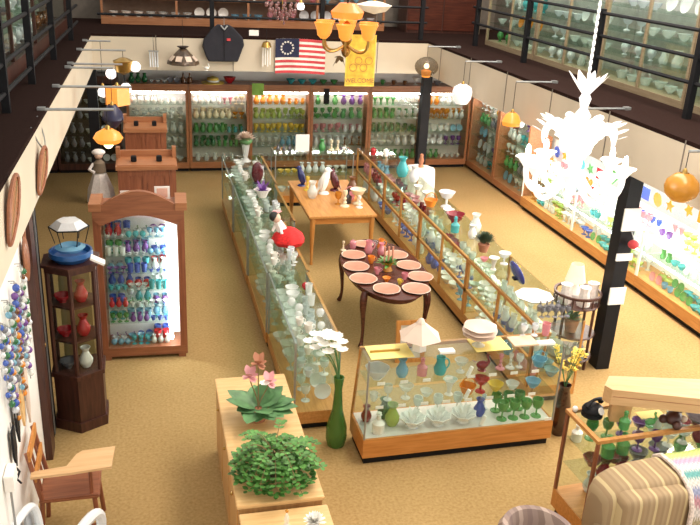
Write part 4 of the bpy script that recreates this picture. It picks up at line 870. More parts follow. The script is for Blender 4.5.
for z in (.52, .76): MB().box(.03, .03, z - .007, W - .03, D - .03, z).build('glass_shelf', M['shelfglass'], R2)
c_, s_ = math.cos(.05), math.sin(.05)
def r2(x, y): return (3.20 + x * c_ - y * s_, 4.53 + x * s_ + y * c_)
for (z, lv, seqs) in [(.761, 'upper shelf', [('bottle', 'green', 2), ('goblet', 'purple', 2), ('compote', 'clear', 2), ('vase', 'ruby', 2), ('bowl', 'light blue', 2), ('bottle', 'pink', 2)]), (.521, 'lower shelf', [('vase', 'ruby', 2), ('bowl', 'smoky', 2), ('bowl', 'green', 2), ('vase', 'clear', 4)]), (.241, 'deck', [('bowl', 'frosted', 2), ('vase', 'smoky', 4), ('bowl', 'smoky', 2)])]:
    run(', front of %s, showcase behind the sofa' % lv, seqs, r2(.12, .13), r2(W - .1, .13), z, hmax=.2, jit=.02)
    run(', rear of %s, showcase behind the sofa' % lv, [(b[0], a[1], 2) for a, b in zip(seqs, seqs[1:] + seqs[:1])], r2(.12, .34), r2(W - .1, .34), z, hmax=.2, jit=.02)
def top2(kind, c, x, y, h, lab, rz=0): p = r2(x, y); put(kind, c, p[0], p[1], H - .003, h, lab, None, rz)
x_, y_ = r2(.155, .34); t = thing('telephone', 'old black rounded telephone at the corner of the showcase behind the sofa', 'telephone', (x_, y_, H), .4)
MB().ball((0, 0, .05), .085, 1.1, 1, .6).lathe([(0, 0), (.085, 0), (.08, .03), (0, .04)], seg=16).build('body', M['black'], t); MB().tube(bez((-.09, 0, .10), (-.05, 0, .15), (.05, 0, .15), (.09, 0, .10), 8), [.026, .024, .015, .013, .013, .013, .015, .024, .026]).build('handset', M['black'], t); MB().lathe([(0, 0), (.03, 0), (.03, .008), (0, .008)], (0, -.075, .07), 14, mt=Matrix.Rotation(1.0, 4, 'X')).build('dial', M['paper'], t)
top2('ball_weight', 'milk white', .05, .42, .05, 'white glass ball beside the old black telephone')
top2('bottle', 'green', .30, .12, .16, 'green glass bottle at the near corner of the showcase top behind the sofa')
x_, y_ = r2(.72, .085); t = thing('animal_ornament', 'dark brown curled animal ornament on the showcase behind the sofa', 'ornament', (x_, y_, H - .003), .5)
MB().ball((0, 0, .06), .07, 1.2, .9, .8).ball((.08, .02, .11), .05).ball((.11, .055, .155), .016).ball((.07, -.02, .155), .016).ball((-.06, .05, .05), .035, 1.4).ball((-.05, -.06, .04), .035, 1.4).build('body', plain('dark_bronze', (.07, .025, .02), .4), t); MB().ball((.05, -.06, .06), .028).build('white_belly', M['rim'], t)
x_, y_ = r2(1.0, .10); t = thing('covered_dish', 'flat dark round lidded dish on the showcase behind the sofa', 'dish', (x_, y_, H)); MB().lathe([(0, 0), (.09, 0), (.12, .03), (.11, .045), (0, .05)], seg=24).build('dish', GM['smoky'], t); MB().lathe([(0, .05), (.015, .05), (.02, .075), (0, .08)], seg=10).build('lid_knob', GM['clear'], t)
top2('bowl', 'milk white', 1.25, .12, .05, 'small white bowl beside the flat dark dish')
top2('bird_figurine', 'green', .52, .10, .13, 'green glass bird in front of the tan board')
x_, y_ = r2(.62, .24); tag(MB().box(-.1, -.05, 0, .12, .05, .006).build('paper_sheet', M['yellowp'], None, None, (x_, y_, H - .002)), 'yellow sheet lying under the tan board', 'paper')
# tan board on its block
x_, y_ = r2(.33, .24); t = thing('display_stand', 'long tan wooden board raised on a square block on the showcase', 'display stand', (x_, y_, H), -.36)
MB().box(-.075, -.05, .0, .075, .05, .18).build('block', plain('tan_block', (.66, .38, .16), .6), t)
MB().prism([(-.16, -.04), (-.11, -.10), (1.5, -.10), (1.5, .34), (-.10, .12)], .13, Matrix.Translation((0, 0, .18))).build('board', M['tan'], t)
MB().box(-.10, -.103, .25, 1.5, -.1005, .254).build('groove', M['cabwood'], t)

# sofa
t = thing('sofa', 'brown striped sofa with a rolled back in the near right corner', 'sofa', (3.02, 3.17, -.0), .06)
def soft(x0, y0, z0, x1, y1, z1, name, mat='sofa', bev=.06, par=None):
    b = MB().pillow(x0, y0, z0, x1, y1, z1); o = b.build(name, M[mat], par or t)
    for pg in o.data.polygons: pg.use_smooth = True
    o.data.attributes.remove(o.data.attributes['sharp_edge']) if 'sharp_edge' in o.data.attributes else None; return o
soft(.02, .05, .1, 1.9, .95, .42, 'seat_base'); soft(.16, .02, .42, 1.0, .8, .56, 'seat_cushion'); soft(1.0, .02, .42, 1.88, .8, .56, 'seat_cushion')
soft(.03, .80, .15, 1.95, 1.16, .98, 'backrest', bev=.12)
soft(.0, 0, .1, .18, .98, .66, 'armrest', bev=.08)
for x in (.1, 1.8):
    for y in (.1, 1.0): MB().box(x - .03, y - .03, 0, x + .03, y + .03, .12).build('leg', M['walnut'], t)
for k in range(3): soft(.1 + k * .6, .72, .5, .70 + k * .6, .95, .94, 'back_cushion', bev=.07)
# crochet afghan
def crochet():
    m, nt, p = newmat('crochet'); p.inputs['Roughness'].default_value = .95
    tc = nt.nodes.new('ShaderNodeTexCoord'); sp = nt.nodes.new('ShaderNodeSeparateXYZ'); nt.links.new(tc.outputs['UV'], sp.inputs[0])
    sc = nt.nodes.new('ShaderNodeMath'); sc.operation = 'MULTIPLY'; sc.inputs[1].default_value = 1.0
    wv = nt.nodes.new('ShaderNodeTexWave'); wv.inputs['Scale'].default_value = 18; wv.inputs['Distortion'].default_value = 1.5; nt.links.new(tc.outputs['UV'], wv.inputs['Vector'])
    ad = nt.nodes.new('ShaderNodeMath'); ad.operation = 'MULTIPLY_ADD'; ad.inputs[1].default_value = .03; nt.links.new(wv.outputs['Fac'], ad.inputs[0]); nt.links.new(sp.outputs[1], ad.inputs[2])
    r = nt.nodes.new('ShaderNodeValToRGB'); r.color_ramp.interpolation = 'CONSTANT'
    cs = [(.72, .62, .60), (.65, .55, .66), (.80, .55, .55), (.78, .75, .70), (.72, .62, .70), (.50, .62, .16), (.60, .70, .25), (.60, .42, .58), (.75, .70, .70), (.16, .42, .40), (.72, .68, .62), (.35, .38, .55), (.62, .32, .36), (.78, .72, .68), (.48, .40, .25), (.75, .62, .66)]
    while len(r.color_ramp.elements) < len(cs): r.color_ramp.elements.new(.5)
    for i in range(len(cs)): r.color_ramp.elements[i].position = i / len(cs)
    for i, c in enumerate(cs): r.color_ramp.elements[i].color = c + (1,)
    nt.links.new(ad.outputs[0], r.inputs[0])
    vo = nt.nodes.new('ShaderNodeTexChecker'); vo.inputs['Scale'].default_value = 60; nt.links.new(tc.outputs['UV'], vo.inputs['Vector'])
    mx = nt.nodes.new('ShaderNodeMix'); mx.data_type = 'RGBA'; mx.blend_type = 'MULTIPLY'; mx.inputs['Factor'].default_value = .35
    nt.links.new(r.outputs[0], mx.inputs['A']); nt.links.new(vo.outputs[0], mx.inputs['B']); nt.links.new(mx.outputs['Result'], p.inputs['Base Color'])
    return m
def drape(name, x0, x1, mat, off=0.0):
    path = [(1.19, .35), (1.185, .6), (1.17, .85), (1.15, .97), (1.08, 1.025), (.98, 1.03), (.88, 1.025), (.80, .995), (.73, .94), (.70, .85), (.69, .7), (.70, .6)]
    b = bmesh.new(); uv = b.loops.layers.uv.new('uv'); n = 14; rows = []
    for j, (y, z) in enumerate(path):
        rows.append([b.verts.new((x0 + (x1 - x0) * i / n, y - off + .006 * math.sin(i * 2.1 + j), z + off + .006 * math.cos(i * 1.3))) for i in range(n + 1)])
    for j in range(len(path) - 1):
        for i in range(n):
            f_ = b.faces.new((rows[j][i], rows[j][i + 1], rows[j + 1][i + 1], rows[j + 1][i]))
            for l, (u, v) in zip(f_.loops, ((i, j), (i + 1, j), (i + 1, j + 1), (i, j + 1))): l[uv].uv = (u / n * .95, v / (len(path) - 1) * .98)
    me = bpy.data.meshes.new(name); b.to_mesh(me); b.free(); me.materials.append(mat); o = bpy.data.objects.new(name, me); COL.objects.link(o)
    me.polygons.foreach_set('use_smooth', [True] * len(me.polygons)); md = o.modifiers.new('t', 'SOLIDIFY'); md.thickness = .012; o.modifiers.new('s', 'SUBSURF').render_levels = 1
    o.location = (3.02, 3.17, -.03); o.rotation_euler = (0, 0, .06); return o
af = tag(drape('afghan', .62, 1.82, crochet()), 'pastel striped crocheted afghan thrown over the sofa back', 'blanket')
ed = MB().tube([(.625, y, z) for y, z in [(1.19, .35), (1.185, .6), (1.17, .85), (1.15, .975), (1.08, 1.03), (.98, 1.035), (.88, 1.03), (.80, 1.0), (.73, .945), (.69, .85), (.68, .7)]], .018, 6)
ed.build('edging', plain('crochet_edge', (.72, .62, .56), .9, noise=.3, scale=60), af)
# tub chair
t = thing('tub_chair', 'mauve brown round-backed chair at the bottom edge of the view', 'chair', (2.44, 3.90, 0), .1)
MB().lathe([(0, .08), (.29, .08), (.30, .40), (.26, .44), (0, .44)], seg=32).build('seat', M['ottoman'], t)
b = MB(); pts = []
for k in range(17):
    a = -.15 + (PI + .3) * k / 16; pts.append((.27 * math.cos(a), .30 * math.sin(a)))
bm = b.b; inner = []; 
prof = [(0, .3), (.0, .74), (.03, .80), (.07, .80), (.10, .74), (.10, .3)]
rings = [[bm.verts.new((x * (1 - q / .29), y * (1 - q / .29), z)) for q, z in prof] for x, y in pts]
for a_, c2 in zip(rings, rings[1:]):
    for k in range(len(prof) - 1): bm.faces.new((a_[k], a_[k + 1], c2[k + 1], c2[k]))
bm.faces.new(rings[0]); bm.faces.new(rings[-1][::-1])
o = b.build('backrest', M['ottoman'], t)
for k in range(4): a = k * PI / 2 + .7; MB().tube([(.2 * math.cos(a), .2 * math.sin(a), 0), (.2 * math.cos(a), .2 * math.sin(a), .1)], .02).build('leg', M['walnut'], t)

# ------------------------------------------------------------------ near left: tablet chair, plastic chair, wall items
t = thing('school_chair', 'wooden school chair with a broad tablet arm against the white wall', 'chair', (-.70, 5.45, 0), 0)
MB().box(-.19, -.2, .42, .24, .2, .45, bev=.01).build('seat', M['cherry'], t)
for x, y in ((-.17, -.18), (-.17, .18), (.2, -.18), (.2, .18)): MB().tube([(x * 1.15, y * 1.1, 0), (x, y, .42)], .018).build('leg', M['cherryz'], t)
for y in (-.18, .18): MB().tube([(-.17, y, .44), (-.24, y, .86)], .018).build('back_post', M['cherryz'], t)
for z in (.84, .66): MB().box(-.235 + (.84 - z) * .16, -.2, z - .045, -.215 + (.84 - z) * .16, .2, z + .045, bev=.004).build('back_rail', M['honey'], t)
for y in (-.07, .07): MB().tube([(-.18, y, .45), (-.225, y, .8)], .010).build('back_spindle', M['cherryz'], t)
MB().prism([(-.22, -.26), (-.22, -.19), (.02, -.16), (.08, -.02), (.12, .02), (.36, .04), (.34, -.22), (.05, -.25)], .02, Matrix.Translation((0, 0, .69))).build('tablet_arm', M['tan'], t)
MB().tube([(.18, -.16, .43), (.18, -.14, .69)], .014).build('arm_support', M['cherryz'], t)
MB().tube([(-.19, .19, .18), (.22, .19, .18)], .01).tube([(-.19, -.19, .18), (.22, -.19, .18)], .01).build('stretcher', M['cherryz'], t)
t = thing('plastic_chair', 'white plastic garden chair at the bottom left corner', 'chair', (-.73, 4.70, 0), -.35)
pw_ = plain('white_plastic', (.75, .78, .80), .35, noise=.02); M['pw'] = pw_
MB().box(-.22, -.24, .38, .24, .2, .41, bev=.01).build('seat', pw_, t)
for x, y in ((-.2, -.22), (.22, -.22), (-.2, .18), (.22, .18)): MB().tube([(x * 1.1, y * 1.1, 0), (x, y, .38)], [.022, .028]).build('leg', pw_, t)
MB().tube(bez((.24, .20, .40), (.26, .24, .66), (.24, .2, .70), (.20, -.02, .66), 8) + [Vector((.20, -.28, .62))], .036).build('armrest', pw_, t)
MB().tube(bez((-.2, .20, .40), (-.24, .24, .66), (-.24, .2, .68), (-.24, -.02, .66), 8) + [Vector((-.24, -.28, .62))], .028).build('armrest', pw_, t)
MB().box(-.22, -.27, .4, .22, -.24, .62, bev=.01).build('backrest', pw_, t)

def oval_shoe(y, z, L, lab, tilt):
    t = thing('snowshoe', lab, 'snowshoe', (-.885 + .015 * (y - 5.5), y, z), -.12); pts = []
    for k in range(25):
        a = 2 * PI * k / 24; rr_ = 1 if math.sin(a) > 0 else 1
        wdt = .10 * (1 - .45 * max(0, -math.sin(a))); pts.append((0, wdt * math.cos(a), L / 2 * math.sin(a)))
    rot = Matrix.Rotation(tilt, 4, 'X'); MB().tube([rot @ Vector(p) for p in pts], .016, 6, cap=False).build('frame', M['cherry'], t)
    m = MB()
    for k in range(-5, 6): zz = k * L / 13; hw = .09 * math.sqrt(max(0, 1 - (zz / (L / 2)) ** 2)); m.tube([rot @ Vector((0, -hw, zz)), rot @ Vector((0, hw, zz))], .005, 4)
    m.build('webbing', M['twig'], t)
    m = MB().ball((0, 0, 0), 1, .006, .085, L * .46, 20, 12, rot); m.build('hide_panel', M['cabwood'], t)
    MB().tube([rot @ Vector((0, 0, -L * .42)), rot @ Vector((0, 0, L * .42))], .01, 5).build('tail', M['twig'], t)
oval_shoe(5.50, 2.63, .50, 'oval wooden snowshoe hung nearest on the left fascia', -.7); oval_shoe(6.98, 2.49, .46, 'smaller oval snowshoe hung farther along the left fascia', -.85)
t = thing('wooden_carving', 'dark carved wooden paddle hung on the white wall below the snowshoes', 'carving', (-.955, 6.27, 1.98)); MB().ball((0, 0, 0), .16, .15, .6, 1.2).build('blade', M['cherry'], t); MB().tube([(0, 0, .1), (0, .02, .3)], .015).build('handle', M['cherry'], t)
# tangle of glass bead strings on the wall
bc = ['blue', 'smoky', 'frosted', 'purple', 'clear', 'dark green', 'light blue', 'brown']
bdm = {}
for k in range(14):
    y = 4.95 + k * .082; z = 2.02 - .05 * (k % 4); n = 9 + (k * 5) % 4; c1, c2 = bc[k % 8], bc[(k * 3 + 2 + k // 8) % 8]
    if c1 == c2: c2 = 'orange'
    t = thing('bead_strand', '%s and %s glass bead strand, %s from the snowshoe end of the wall' % (c1, c2, ['fourteenth', 'thirteenth', 'twelfth', 'eleventh', 'tenth', 'ninth', 'eighth', 'seventh', 'sixth', 'fifth', 'fourth', 'third', 'second', 'first'][k]), 'bead strand', (-.95, y, z), 0, 'glass bead strands on the near white wall')
    for j in range(n):
        c = (c1, c2)[j % 2]
        if c not in bdm: bdm[c] = MB().ball((0, 0, 0), .024, 1, 1, 1.1, 8, 6).mesh('bead', GM[c])
        o = bpy.data.objects.new('bead', bdm[c]); COL.objects.link(o); o.parent = t; q_ = .8 + .3 * ((j * 3 + k) % 3) / 2; o.scale = (q_,) * 3; o.location = (.008 * math.sin(j * 2.0 + k), .015 * math.cos(j + k), -.06 * j)
    MB().tube([(0, 0, .05), (0, 0, -.06 * n)], .004, 4).tube([(-.04, 0, .05), (0, 0, .05)], .004, 4).build('thread', M['grey'], t)
for k, (y, z, h, mt) in enumerate([(5.2, 1.35, .34, 'black'), (5.45, 1.28, .30, 'oak'), (5.0, 1.25, .3, 'black'), (5.7, 1.3, .45, 'rim')]):
    t = thing('wall_hanging', ['black pointed hanging below the bead strands, middle of the wall', 'pale wooden hanging below the bead strands', 'black pointed hanging nearest the white wall box', 'long cream hanging next to the door frame'][k], 'wall hanging', (-.97, y, z))
    MB().prism([(-.05, 0), (.05, 0), (.06, -h * .6), (0, -h), (-.06, -h * .6)], .015, Matrix(((0, 0, 1, 0), (1, 0, 0, 0), (0, 1, 0, 0), (0, 0, 0, 1)))).build('panel', M[mt], t); MB().tube([(0, 0, 0), (0, 0, .05)], .004, 4).build('loop', M['grey'], t)
t = thing('wall_box', 'white switch box with a black cord on the near white wall', 'switch box', (-.985, 4.72, 1.0)); MB().box(0, -.08, 0, .06, .08, .12, bev=.006).build('box', M['white'], t)
MB().tube([(.05, .085, .08), (.07, .10, .03), (.05, .09, -.02), (.07, .11, -.07)], .008, 6).build('cord', M['black'], t); MB().tube([(.03, -.04, 0), (.03, -.03, -.5)], .008, 6).build('conduit', M['grey'], t)
t = thing('wall_cushion', 'grey padded oval leaning between the white wall and the plastic chair', 'cushion', (-.93, 5.0, 0)); MB().ball((0, 0, .3), .3, .12, .45, 1.0).build('pad', plain('grey_pad', (.40, .42, .44), .8), t)

# ------------------------------------------------------------------ hanging things
def cord(t, z0, z1, r=.004, x=0, y=0): MB().tube([(x, y, z0), (x, y, z1)], r, 5).build('cord', M['black'], t)
def bracket(x, y, L, lab, s=1, z=ZF):
    t = thing('lamp_bracket', lab, 'bracket', (x, y, z + .01)); MB().tube([(0, 0, 0), (s * L, 0, 0)], .014, 6).build('arm', M['grey'], t); MB().box(-.05, -.03, -.01, .02, .03, .02).build('mount', M['grey'], t)
for k, (y, L) in enumerate([(7.8, .62), (9.0, .75), (10.6, .6), (11.9, .6), (10.3, .5), (12.9, .35)]): bracket(-.96 + .018 * (y - 5), y, L, ['nearest grey rod reaching out from the left balcony edge', 'long second rod from the left balcony edge over the amber lamps', 'third grey rod from the left balcony edge', 'fourth grey rod from the left balcony edge', 'short grey rod holding the dark blue urn lamp', 'farthest short grey rod from the left balcony edge'][k])
for k, (y) in enumerate([6.02, 7.9, 9.62, 11.4, 13.1]): bracket(5.15, y, .55, ['grey rod holding the round amber globe', 'grey rod past the white chandelier', 'grey rod holding the small amber lamp', 'grey rod holding the white lantern', 'grey rod holding the clear wire lamp'][k], -1)
def pendant(x, y, z, prof, mat, lab, top=ZF, seg=20, ripple=0, bulb=None, cap=.03, name='pendant_lamp'):
    t = thing(name, lab, 'lamp', (x, y, z)); MB().lathe(prof, seg=seg, ripple=ripple, rn=6).build('lamp_shade', mat, t)
    zt = max(p[1] for p in prof); MB().lathe([(0, zt - .01), (cap, zt - .01), (cap * .6, zt + .03), (0, zt + .05)], seg=12).build('cap', M['brass'], t); cord(t, zt + .04, top - z)
    if bulb: MB().ball((0, 0, bulb[1]), bulb[0], 1, 1, 1.2).build('bulb', BULB, t)
    return t
pendant(4.60, 6.02, 2.38, [(0, 0), (.08, .012), (.14, .07), (.155, .13), (.14, .19), (.08, .25), (.04, .265)], AMBERD, 'round amber glass globe hanging by the right balcony', seg=24, ripple=.015)
pendant(4.60, 9.62, 2.28, [(.11, 0), (.125, .05), (.09, .13), (.04, .17)], AMBER, 'small amber flared lamp hanging beside the white chandelier', bulb=(.04, .06), ripple=.05)
pendant(4.60, 11.4, 2.20, [(0, 0), (.09, .02), (.14, .1), (.15, .2), (.13, .26), (.05, .31)], plain('white_lantern', (.85, .82, .84), .3, emit=(1, .95, .95), es=.3), 'white glass lantern hanging at the right rear', ripple=.02)
t = thing('pendant_lamp', 'clear globe lamp with a lit amber centre by the back column', 'lamp', (4.60, 13.1, 2.36))
MB().ball((0, 0, .15), .2, 1, 1, .8, 16, 10).build('globe', glassware('smoke_globe_glass', (.30, .26, .20), .25), t); MB().ball((0, 0, .16), .045).build('bulb', BULB, t); MB().lathe([(0, 0), (.07, -.02), (.09, .08), (.05, .1)], seg=12).build('amber_cup', AMBER, t); cord(t, .31, ZF - 2.36)
# left lamps
pendant(-.41, 9.0, 2.24, [(.12, .0), (.155, .05), (.12, .11), (.05, .15)], AMBER, 'wide amber bell lamp glowing above the cupboards', bulb=(.055, .0), cap=.04, ripple=.03)
pendant(-.34, 10.6, 2.34, [(.15, 0), (.15, .22), (.14, .225), (.03, .24)], AMBER, 'square amber panelled lantern on the left', seg=4, bulb=(.03, .1))
pendant(-.40, 10.3, 2.10, [(.0, .0), (.06, .03), (.13, .12), (.12, .2), (.07, .27), (.05, .3)], plain('dark_blue_shade', (.02, .02, .06), .3), 'dark blue glass urn lamp hanging in front of the amber lantern')
t = thing('pendant_lamp', 'cluster lamp with two white globes on the left', 'lamp', (-.28, 11.9, 2.50)); MB().lathe([(0, .0), (.1, .05), (.14, .2), (.05, .24), (0, .25)], seg=12).build('body', M['brass'], t)
for k, (x, z) in enumerate([(.16, .12), (-.17, .02), (.02, -.18)]): MB().ball((x, 0, z), .075).build('globe', WSHADE, t)
MB().tube([(0, 0, .1), (.16, 0, .1)], .01).tube([(0, 0, .05), (-.17, 0, .02)], .01).tube([(0, 0, 0), (.02, 0, -.14)], .01).build('arm', M['black'], t); cord(t, .24, ZF - 2.5)
pendant(-.62, 12.9, 2.0, [(0, 0), (.07, .03), (.08, .1), (.05, .16), (.02, .18)], WSHADE, 'small warm white globe by the back left column')
# stained glass tent shaped hanging shade on the back fascia
t = thing('stained_glass_shade', 'dark tent shaped stained glass lampshade hanging before the back fascia', 'lamp', (.62, 13.6, 2.42))
MB().lathe([(.26, 0), (.25, .05), (.06, .24), (.04, .24), (.24, .04)], seg=8).build('lamp_shade', plain('dark_brown_glass', (.08, .05, .03), .3, noise=.6, scale=14), t)
for k in range(8): a = (k + .5) * PI / 4; MB().box(-.05, -.005, -.05, .05, .005, .05, mt=Matrix.Translation((.195 * math.cos(a), .195 * math.sin(a), .10)) @ Matrix.Rotation(a + PI / 2, 4, 'Z') @ Matrix.Rotation(-.75, 4, 'X')).build('cream_panel', M['rim'], t)
MB().lathe([(.04, .24), (.1, .28), (.02, .25)], seg=8).build('crown', M['dark'], t); cord(t, .25, .7)
# flag
t = thing('flag', 'flag with red and white stripes and thirteen stars in a circle', 'flag', (2.16, 13.86, 2.25)); FW, FH = .86, .57
def wavy(x0, x1, z0, z1, off=0.0, n=16):
    m = MB(); a = []
    for i in range(n + 1):
        x = x0 + (x1 - x0) * i / n; y = .012 * math.sin(x * 12) - off; d = .012 * math.sin(x * 5); a.append([m.b.verts.new((x, y - .0, z0 + d)), m.b.verts.new((x, y, z1 + d)), m.b.verts.new((x, y + .004, z1 + d)), m.b.verts.new((x, y + .004, z0 + d))])
    for p_, q in zip(a, a[1:]):
        for k in range(4): m.b.faces.new((p_[k], p_[(k + 1) % 4], q[(k + 1) % 4], q[k]))
    m.b.faces.new(a[0]); m.b.faces.new(a[-1][::-1]); return m
wavy(0, FW, 0, FH).build('white_field', M['whitest'], t)
for k in range(7): z = FH / 13 * (2 * k); wavy(0 if k < 3 else (0 if z < FH * 6 / 13 else FW * .47), FW, z, z + FH / 13, .004).build('red_stripe', M['redst'], t)
wavy(0, FW * .47, FH * 6 / 13, FH, .006).build('canton', M['navy'], t)
for k in range(13):
    a = k * 2 * PI / 13; cx, cz = FW * .235 + .10 * math.cos(a), FH * .73 + .10 * math.sin(a); d = .012 * math.sin(cx * 5)
    m = MB().prism([((.024 if q % 2 else .010) * math.sin(q * PI / 5), (.024 if q % 2 else .010) * math.cos(q * PI / 5)) for q in range(10)], .004, Matrix(((1, 0, 0, cx), (0, 0, -1, .012 * math.sin(cx * 12) - .007), (0, 1, 0, cz + d), (0, 0, 0, 1)))); m.build('star', M['whitest'], t)
# jacket
t = thing('jacket', 'black fleece jacket spread out on the back balcony edge', 'jacket', (1.30, 13.84, 2.42))
out = [(-.26, .02), (.22, .02), (.26, .12), (.33, .30), (.30, .42), (.14, .58), (.06, .62), (-.02, .60), (-.10, .62), (-.18, .56), (-.33, .38), (-.36, .26), (-.30, .10)]
o = MB().prism(out, .06, Matrix(((1, 0, 0, 0), (0, 0, -1, 0), (0, 1, 0, 0), (0, 0, 0, 1)))).build('body', M['blackcl'], t); md = o.modifiers.new('b', 'BEVEL'); md.width = .02; md.segments = 2
MB().tube([(-.06, -.07, .60), (0, -.085, .54), (.05, -.07, .60)], .015).build('collar', M['grey'], t); MB().box(.04, -.075, .36, .10, -.06, .40).build('badge', M['redst'], t); MB().box(-.006, -.066, .03, .0, -.06, .52).build('zip', M['black'], t)
MB().tube([(0, -.03, .6), (0, -.03, .72)], .006).build('hook', M['grey'], t)
# banner
t = thing('banner', 'yellow cloth banner with a dark line of lettering hanging behind the amber chandelier', 'banner', (2.93, 12.0, 2.36)); bw, bh = .46, .76
MB().box(0, 0, 0, bw, .006, bh).build('cloth', plain('yellow_cloth', (.80, .50, .06), .8, noise=.25, scale=10), t); MB().box(0, -.003, 0, bw, 0, .02).box(0, -.003, .02, .02, 0, bh).box(bw - .02, -.003, .02, bw, 0, bh).build('border', M['yellowfl'], t)
fc = bpy.data.curves.new('lettering', 'FONT'); fc.body = 'WELCOME'; fc.size = .095; fc.extrude = .001; fc.align_x = 'CENTER'; fo = bpy.data.objects.new('lettering', fc); COL.objects.link(fo); fo.parent = t; fo.location = (bw / 2, -.003, .055); fo.rotation_euler = (PI / 2, 0, 0); fo.data.materials.append(M['cabwood'])
bpy.context.view_layer.update(); lm = bpy.data.meshes.new_from_object(fo.evaluated_get(bpy.context.evaluated_depsgraph_get())); lo_ = bpy.data.objects.new('lettering', lm); COL.objects.link(lo_); lo_.parent = t; lo_.location = fo.location; lo_.rotation_euler = fo.rotation_euler; bpy.data.objects.remove(fo)
for k in range(4): MB().lathe([(.05, 0), (.06, 0), (.06, .003), (.05, .003)], (.12 + .08 * k, -.002, .28 + .1 * (k % 2)), 14, mt=Matrix.Rotation(PI / 2, 4, 'X')).build('ring_motif', M['honey'], t)
MB().tube([(.02, 0, bh), (.02, 0, 1.6)], .003, 4).tube([(bw - .02, 0, bh), (bw - .02, 0, 1.6)], .003, 4).build('hanging_line', M['grey'], t)
# small hangings on the back fascia
t = thing('wind_chime', 'brass topped chime with white tubes between jacket and flag', 'wind chime', (2.0, 13.8, 2.35)); MB().lathe([(0, .34), (.09, .34), (.06, .42), (0, .44)], seg=12).build('top', M['brass'], t)
for k in range(4): MB().tube([(-.06 + .04 * k, 0, .02 + .03 * (k % 2)), (-.06 + .04 * k, 0, .34)], .012, 6).build('tube', M['paper'], t)
cord(t, .44, .62)
tag(MB().box(1.72, 13.885, 2.86, 1.88, 13.90, 2.95).build('sign_card', M['paper']), 'small white card on the back balcony edge beside the jacket', 'card')
t = thing('wind_chime', 'pale glass chime hanging left of the tent shaped shade', 'wind chime', (.16, 13.8, 2.3)); [MB().tube([(-.06 + .04 * k, 0, .04), (-.06 + .04 * k, 0, .28)], .014, 6).build('tube', GM['frosted'], t) for k in range(4)]; MB().box(-.08, -.02, .28, .08, .02, .30).build('top', M['grey'], t); cord(t, .30, .56)
put('bird_figurine', 'milk white', 1.0, 13.75, 2.30, .12, 'white glass bird hung on the back fascia by the jacket'); 

# doll lamp by the cupboards
t = thing('lady_figure', 'white skirted lady figure on a post under the amber bell lamp', 'figurine', (-.60, 10.35, 0)); MB().tube([(0, 0, 0), (0, 0, 1.15)], .04, 10).lathe([(0, 0), (.16, 0), (.15, .04), (0, .06)], seg=16).build('post', M['walnut'], t)
MB().lathe([(.0, 1.15), (.17, 1.15), (.15, 1.32), (.08, 1.52), (.0, 1.56)], seg=24, ripple=.05, rn=8).build('skirt', M['lace'], t); MB().lathe([(0, 1.54), (.08, 1.54), (.07, 1.66), (.03, 1.70), (0, 1.71)], seg=14).build('bodice', plain('brown_bodice', (.2, .15, .1), .8), t)
MB().ball((0, 0, 1.76), .055).build('head', M['skin'], t); MB().ball((0, .01, 1.79), .07, 1.2, 1, .6).build('hat', M['lace'], t); MB().tube([(-.07, 0, 1.65), (-.12, -.04, 1.58), (-.06, -.1, 1.56)], .02).build('arm', M['lace'], t)

# white chandelier
t = thing('chandelier', 'white opal glass chandelier with curling arms in the open hall', 'chandelier', (3.50, 6.0, 2.46))
MB().lathe([(0, .0), (.05, .03), (.03, .08), (.09, .14), (.04, .2), (.06, .3), (.05, .42), (.085, .5), (.05, .56), (.03, .62), (.07, .70), (.03, .76), (.05, .84), (.02, .9), (0, .9)], seg=20).build('column', OPAL, t)
NA = 8
for k in range(NA):
    a = k * 2 * PI / NA + .2; ca, sa = math.cos(a), math.sin(a)
    def P(r, z): return (r * ca, r * sa, z)
    arm = MB().tube(bez(P(.05, .22), P(.22, -.10), P(.42, -.02), P(.40, .24), 14), .024, 7).build('arm', OPAL, t)
    cp = MB().lathe([(0, .22), (.03, .22), (.08, .29), (.10, .30), (.03, .26), (0, .27)], (P(.40, 0)), 16, ripple=.12, rn=4).build('drip_cup', OPAL, arm)
    MB().lathe([(0, .29), (.02, .29), (.022, .36), (.012, .40), (0, .41)], (P(.40, 0)), 10).build('candle_bulb', WBULB, arm)
    lf = MB(); u = Vector((ca, sa, 0))
    pts = bez(P(.05, .45), P(.18, .85), P(.34, .70), P(.36, .52), 10)
    a2 = a + PI / NA; 
    cu = MB().tube(bez((.05 * math.cos(a2), .05 * math.sin(a2), .35), (.16 * math.cos(a2), .16 * math.sin(a2), .70), (.34 * math.cos(a2), .34 * math.sin(a2), .66), (.30 * math.cos(a2), .30 * math.sin(a2), .46), 12), [.03, .034, .038, .042, .044, .042, .038, .034, .03, .026, .022, .016, .008], 6)
    for j in range(5):
        q = Vector(bez((.05 * math.cos(a2), .05 * math.sin(a2), .35), (.16 * math.cos(a2), .16 * math.sin(a2), .70), (.34 * math.cos(a2), .34 * math.sin(a2), .66), (.30 * math.cos(a2), .30 * math.sin(a2), .46), 12)[2 + j * 2]); cu.leafs(q, q + Vector((.10 * math.cos(a2), .10 * math.sin(a2), .07)), .035)
    cu.build('curled_leaf', OPAL, t)
cr_ = MB()
for k in range(8): a = k * PI / 4; cr_.leafs((.02 * math.cos(a), .02 * math.sin(a), .86), (.15 * math.cos(a), .15 * math.sin(a), 1.06), .035, curl=.1)
cr_.build('leaf_crown', OPAL, t)
ch = MB()
for k in range(16): ch.lathe([(.012, -.02), (.016, 0), (.012, .02)], (0, 0, .93 + k * .05), 6)
ch.tube([(0, 0, .88), (0, 0, 2.6)], .006, 5); ch.build('chain', OPAL, t)
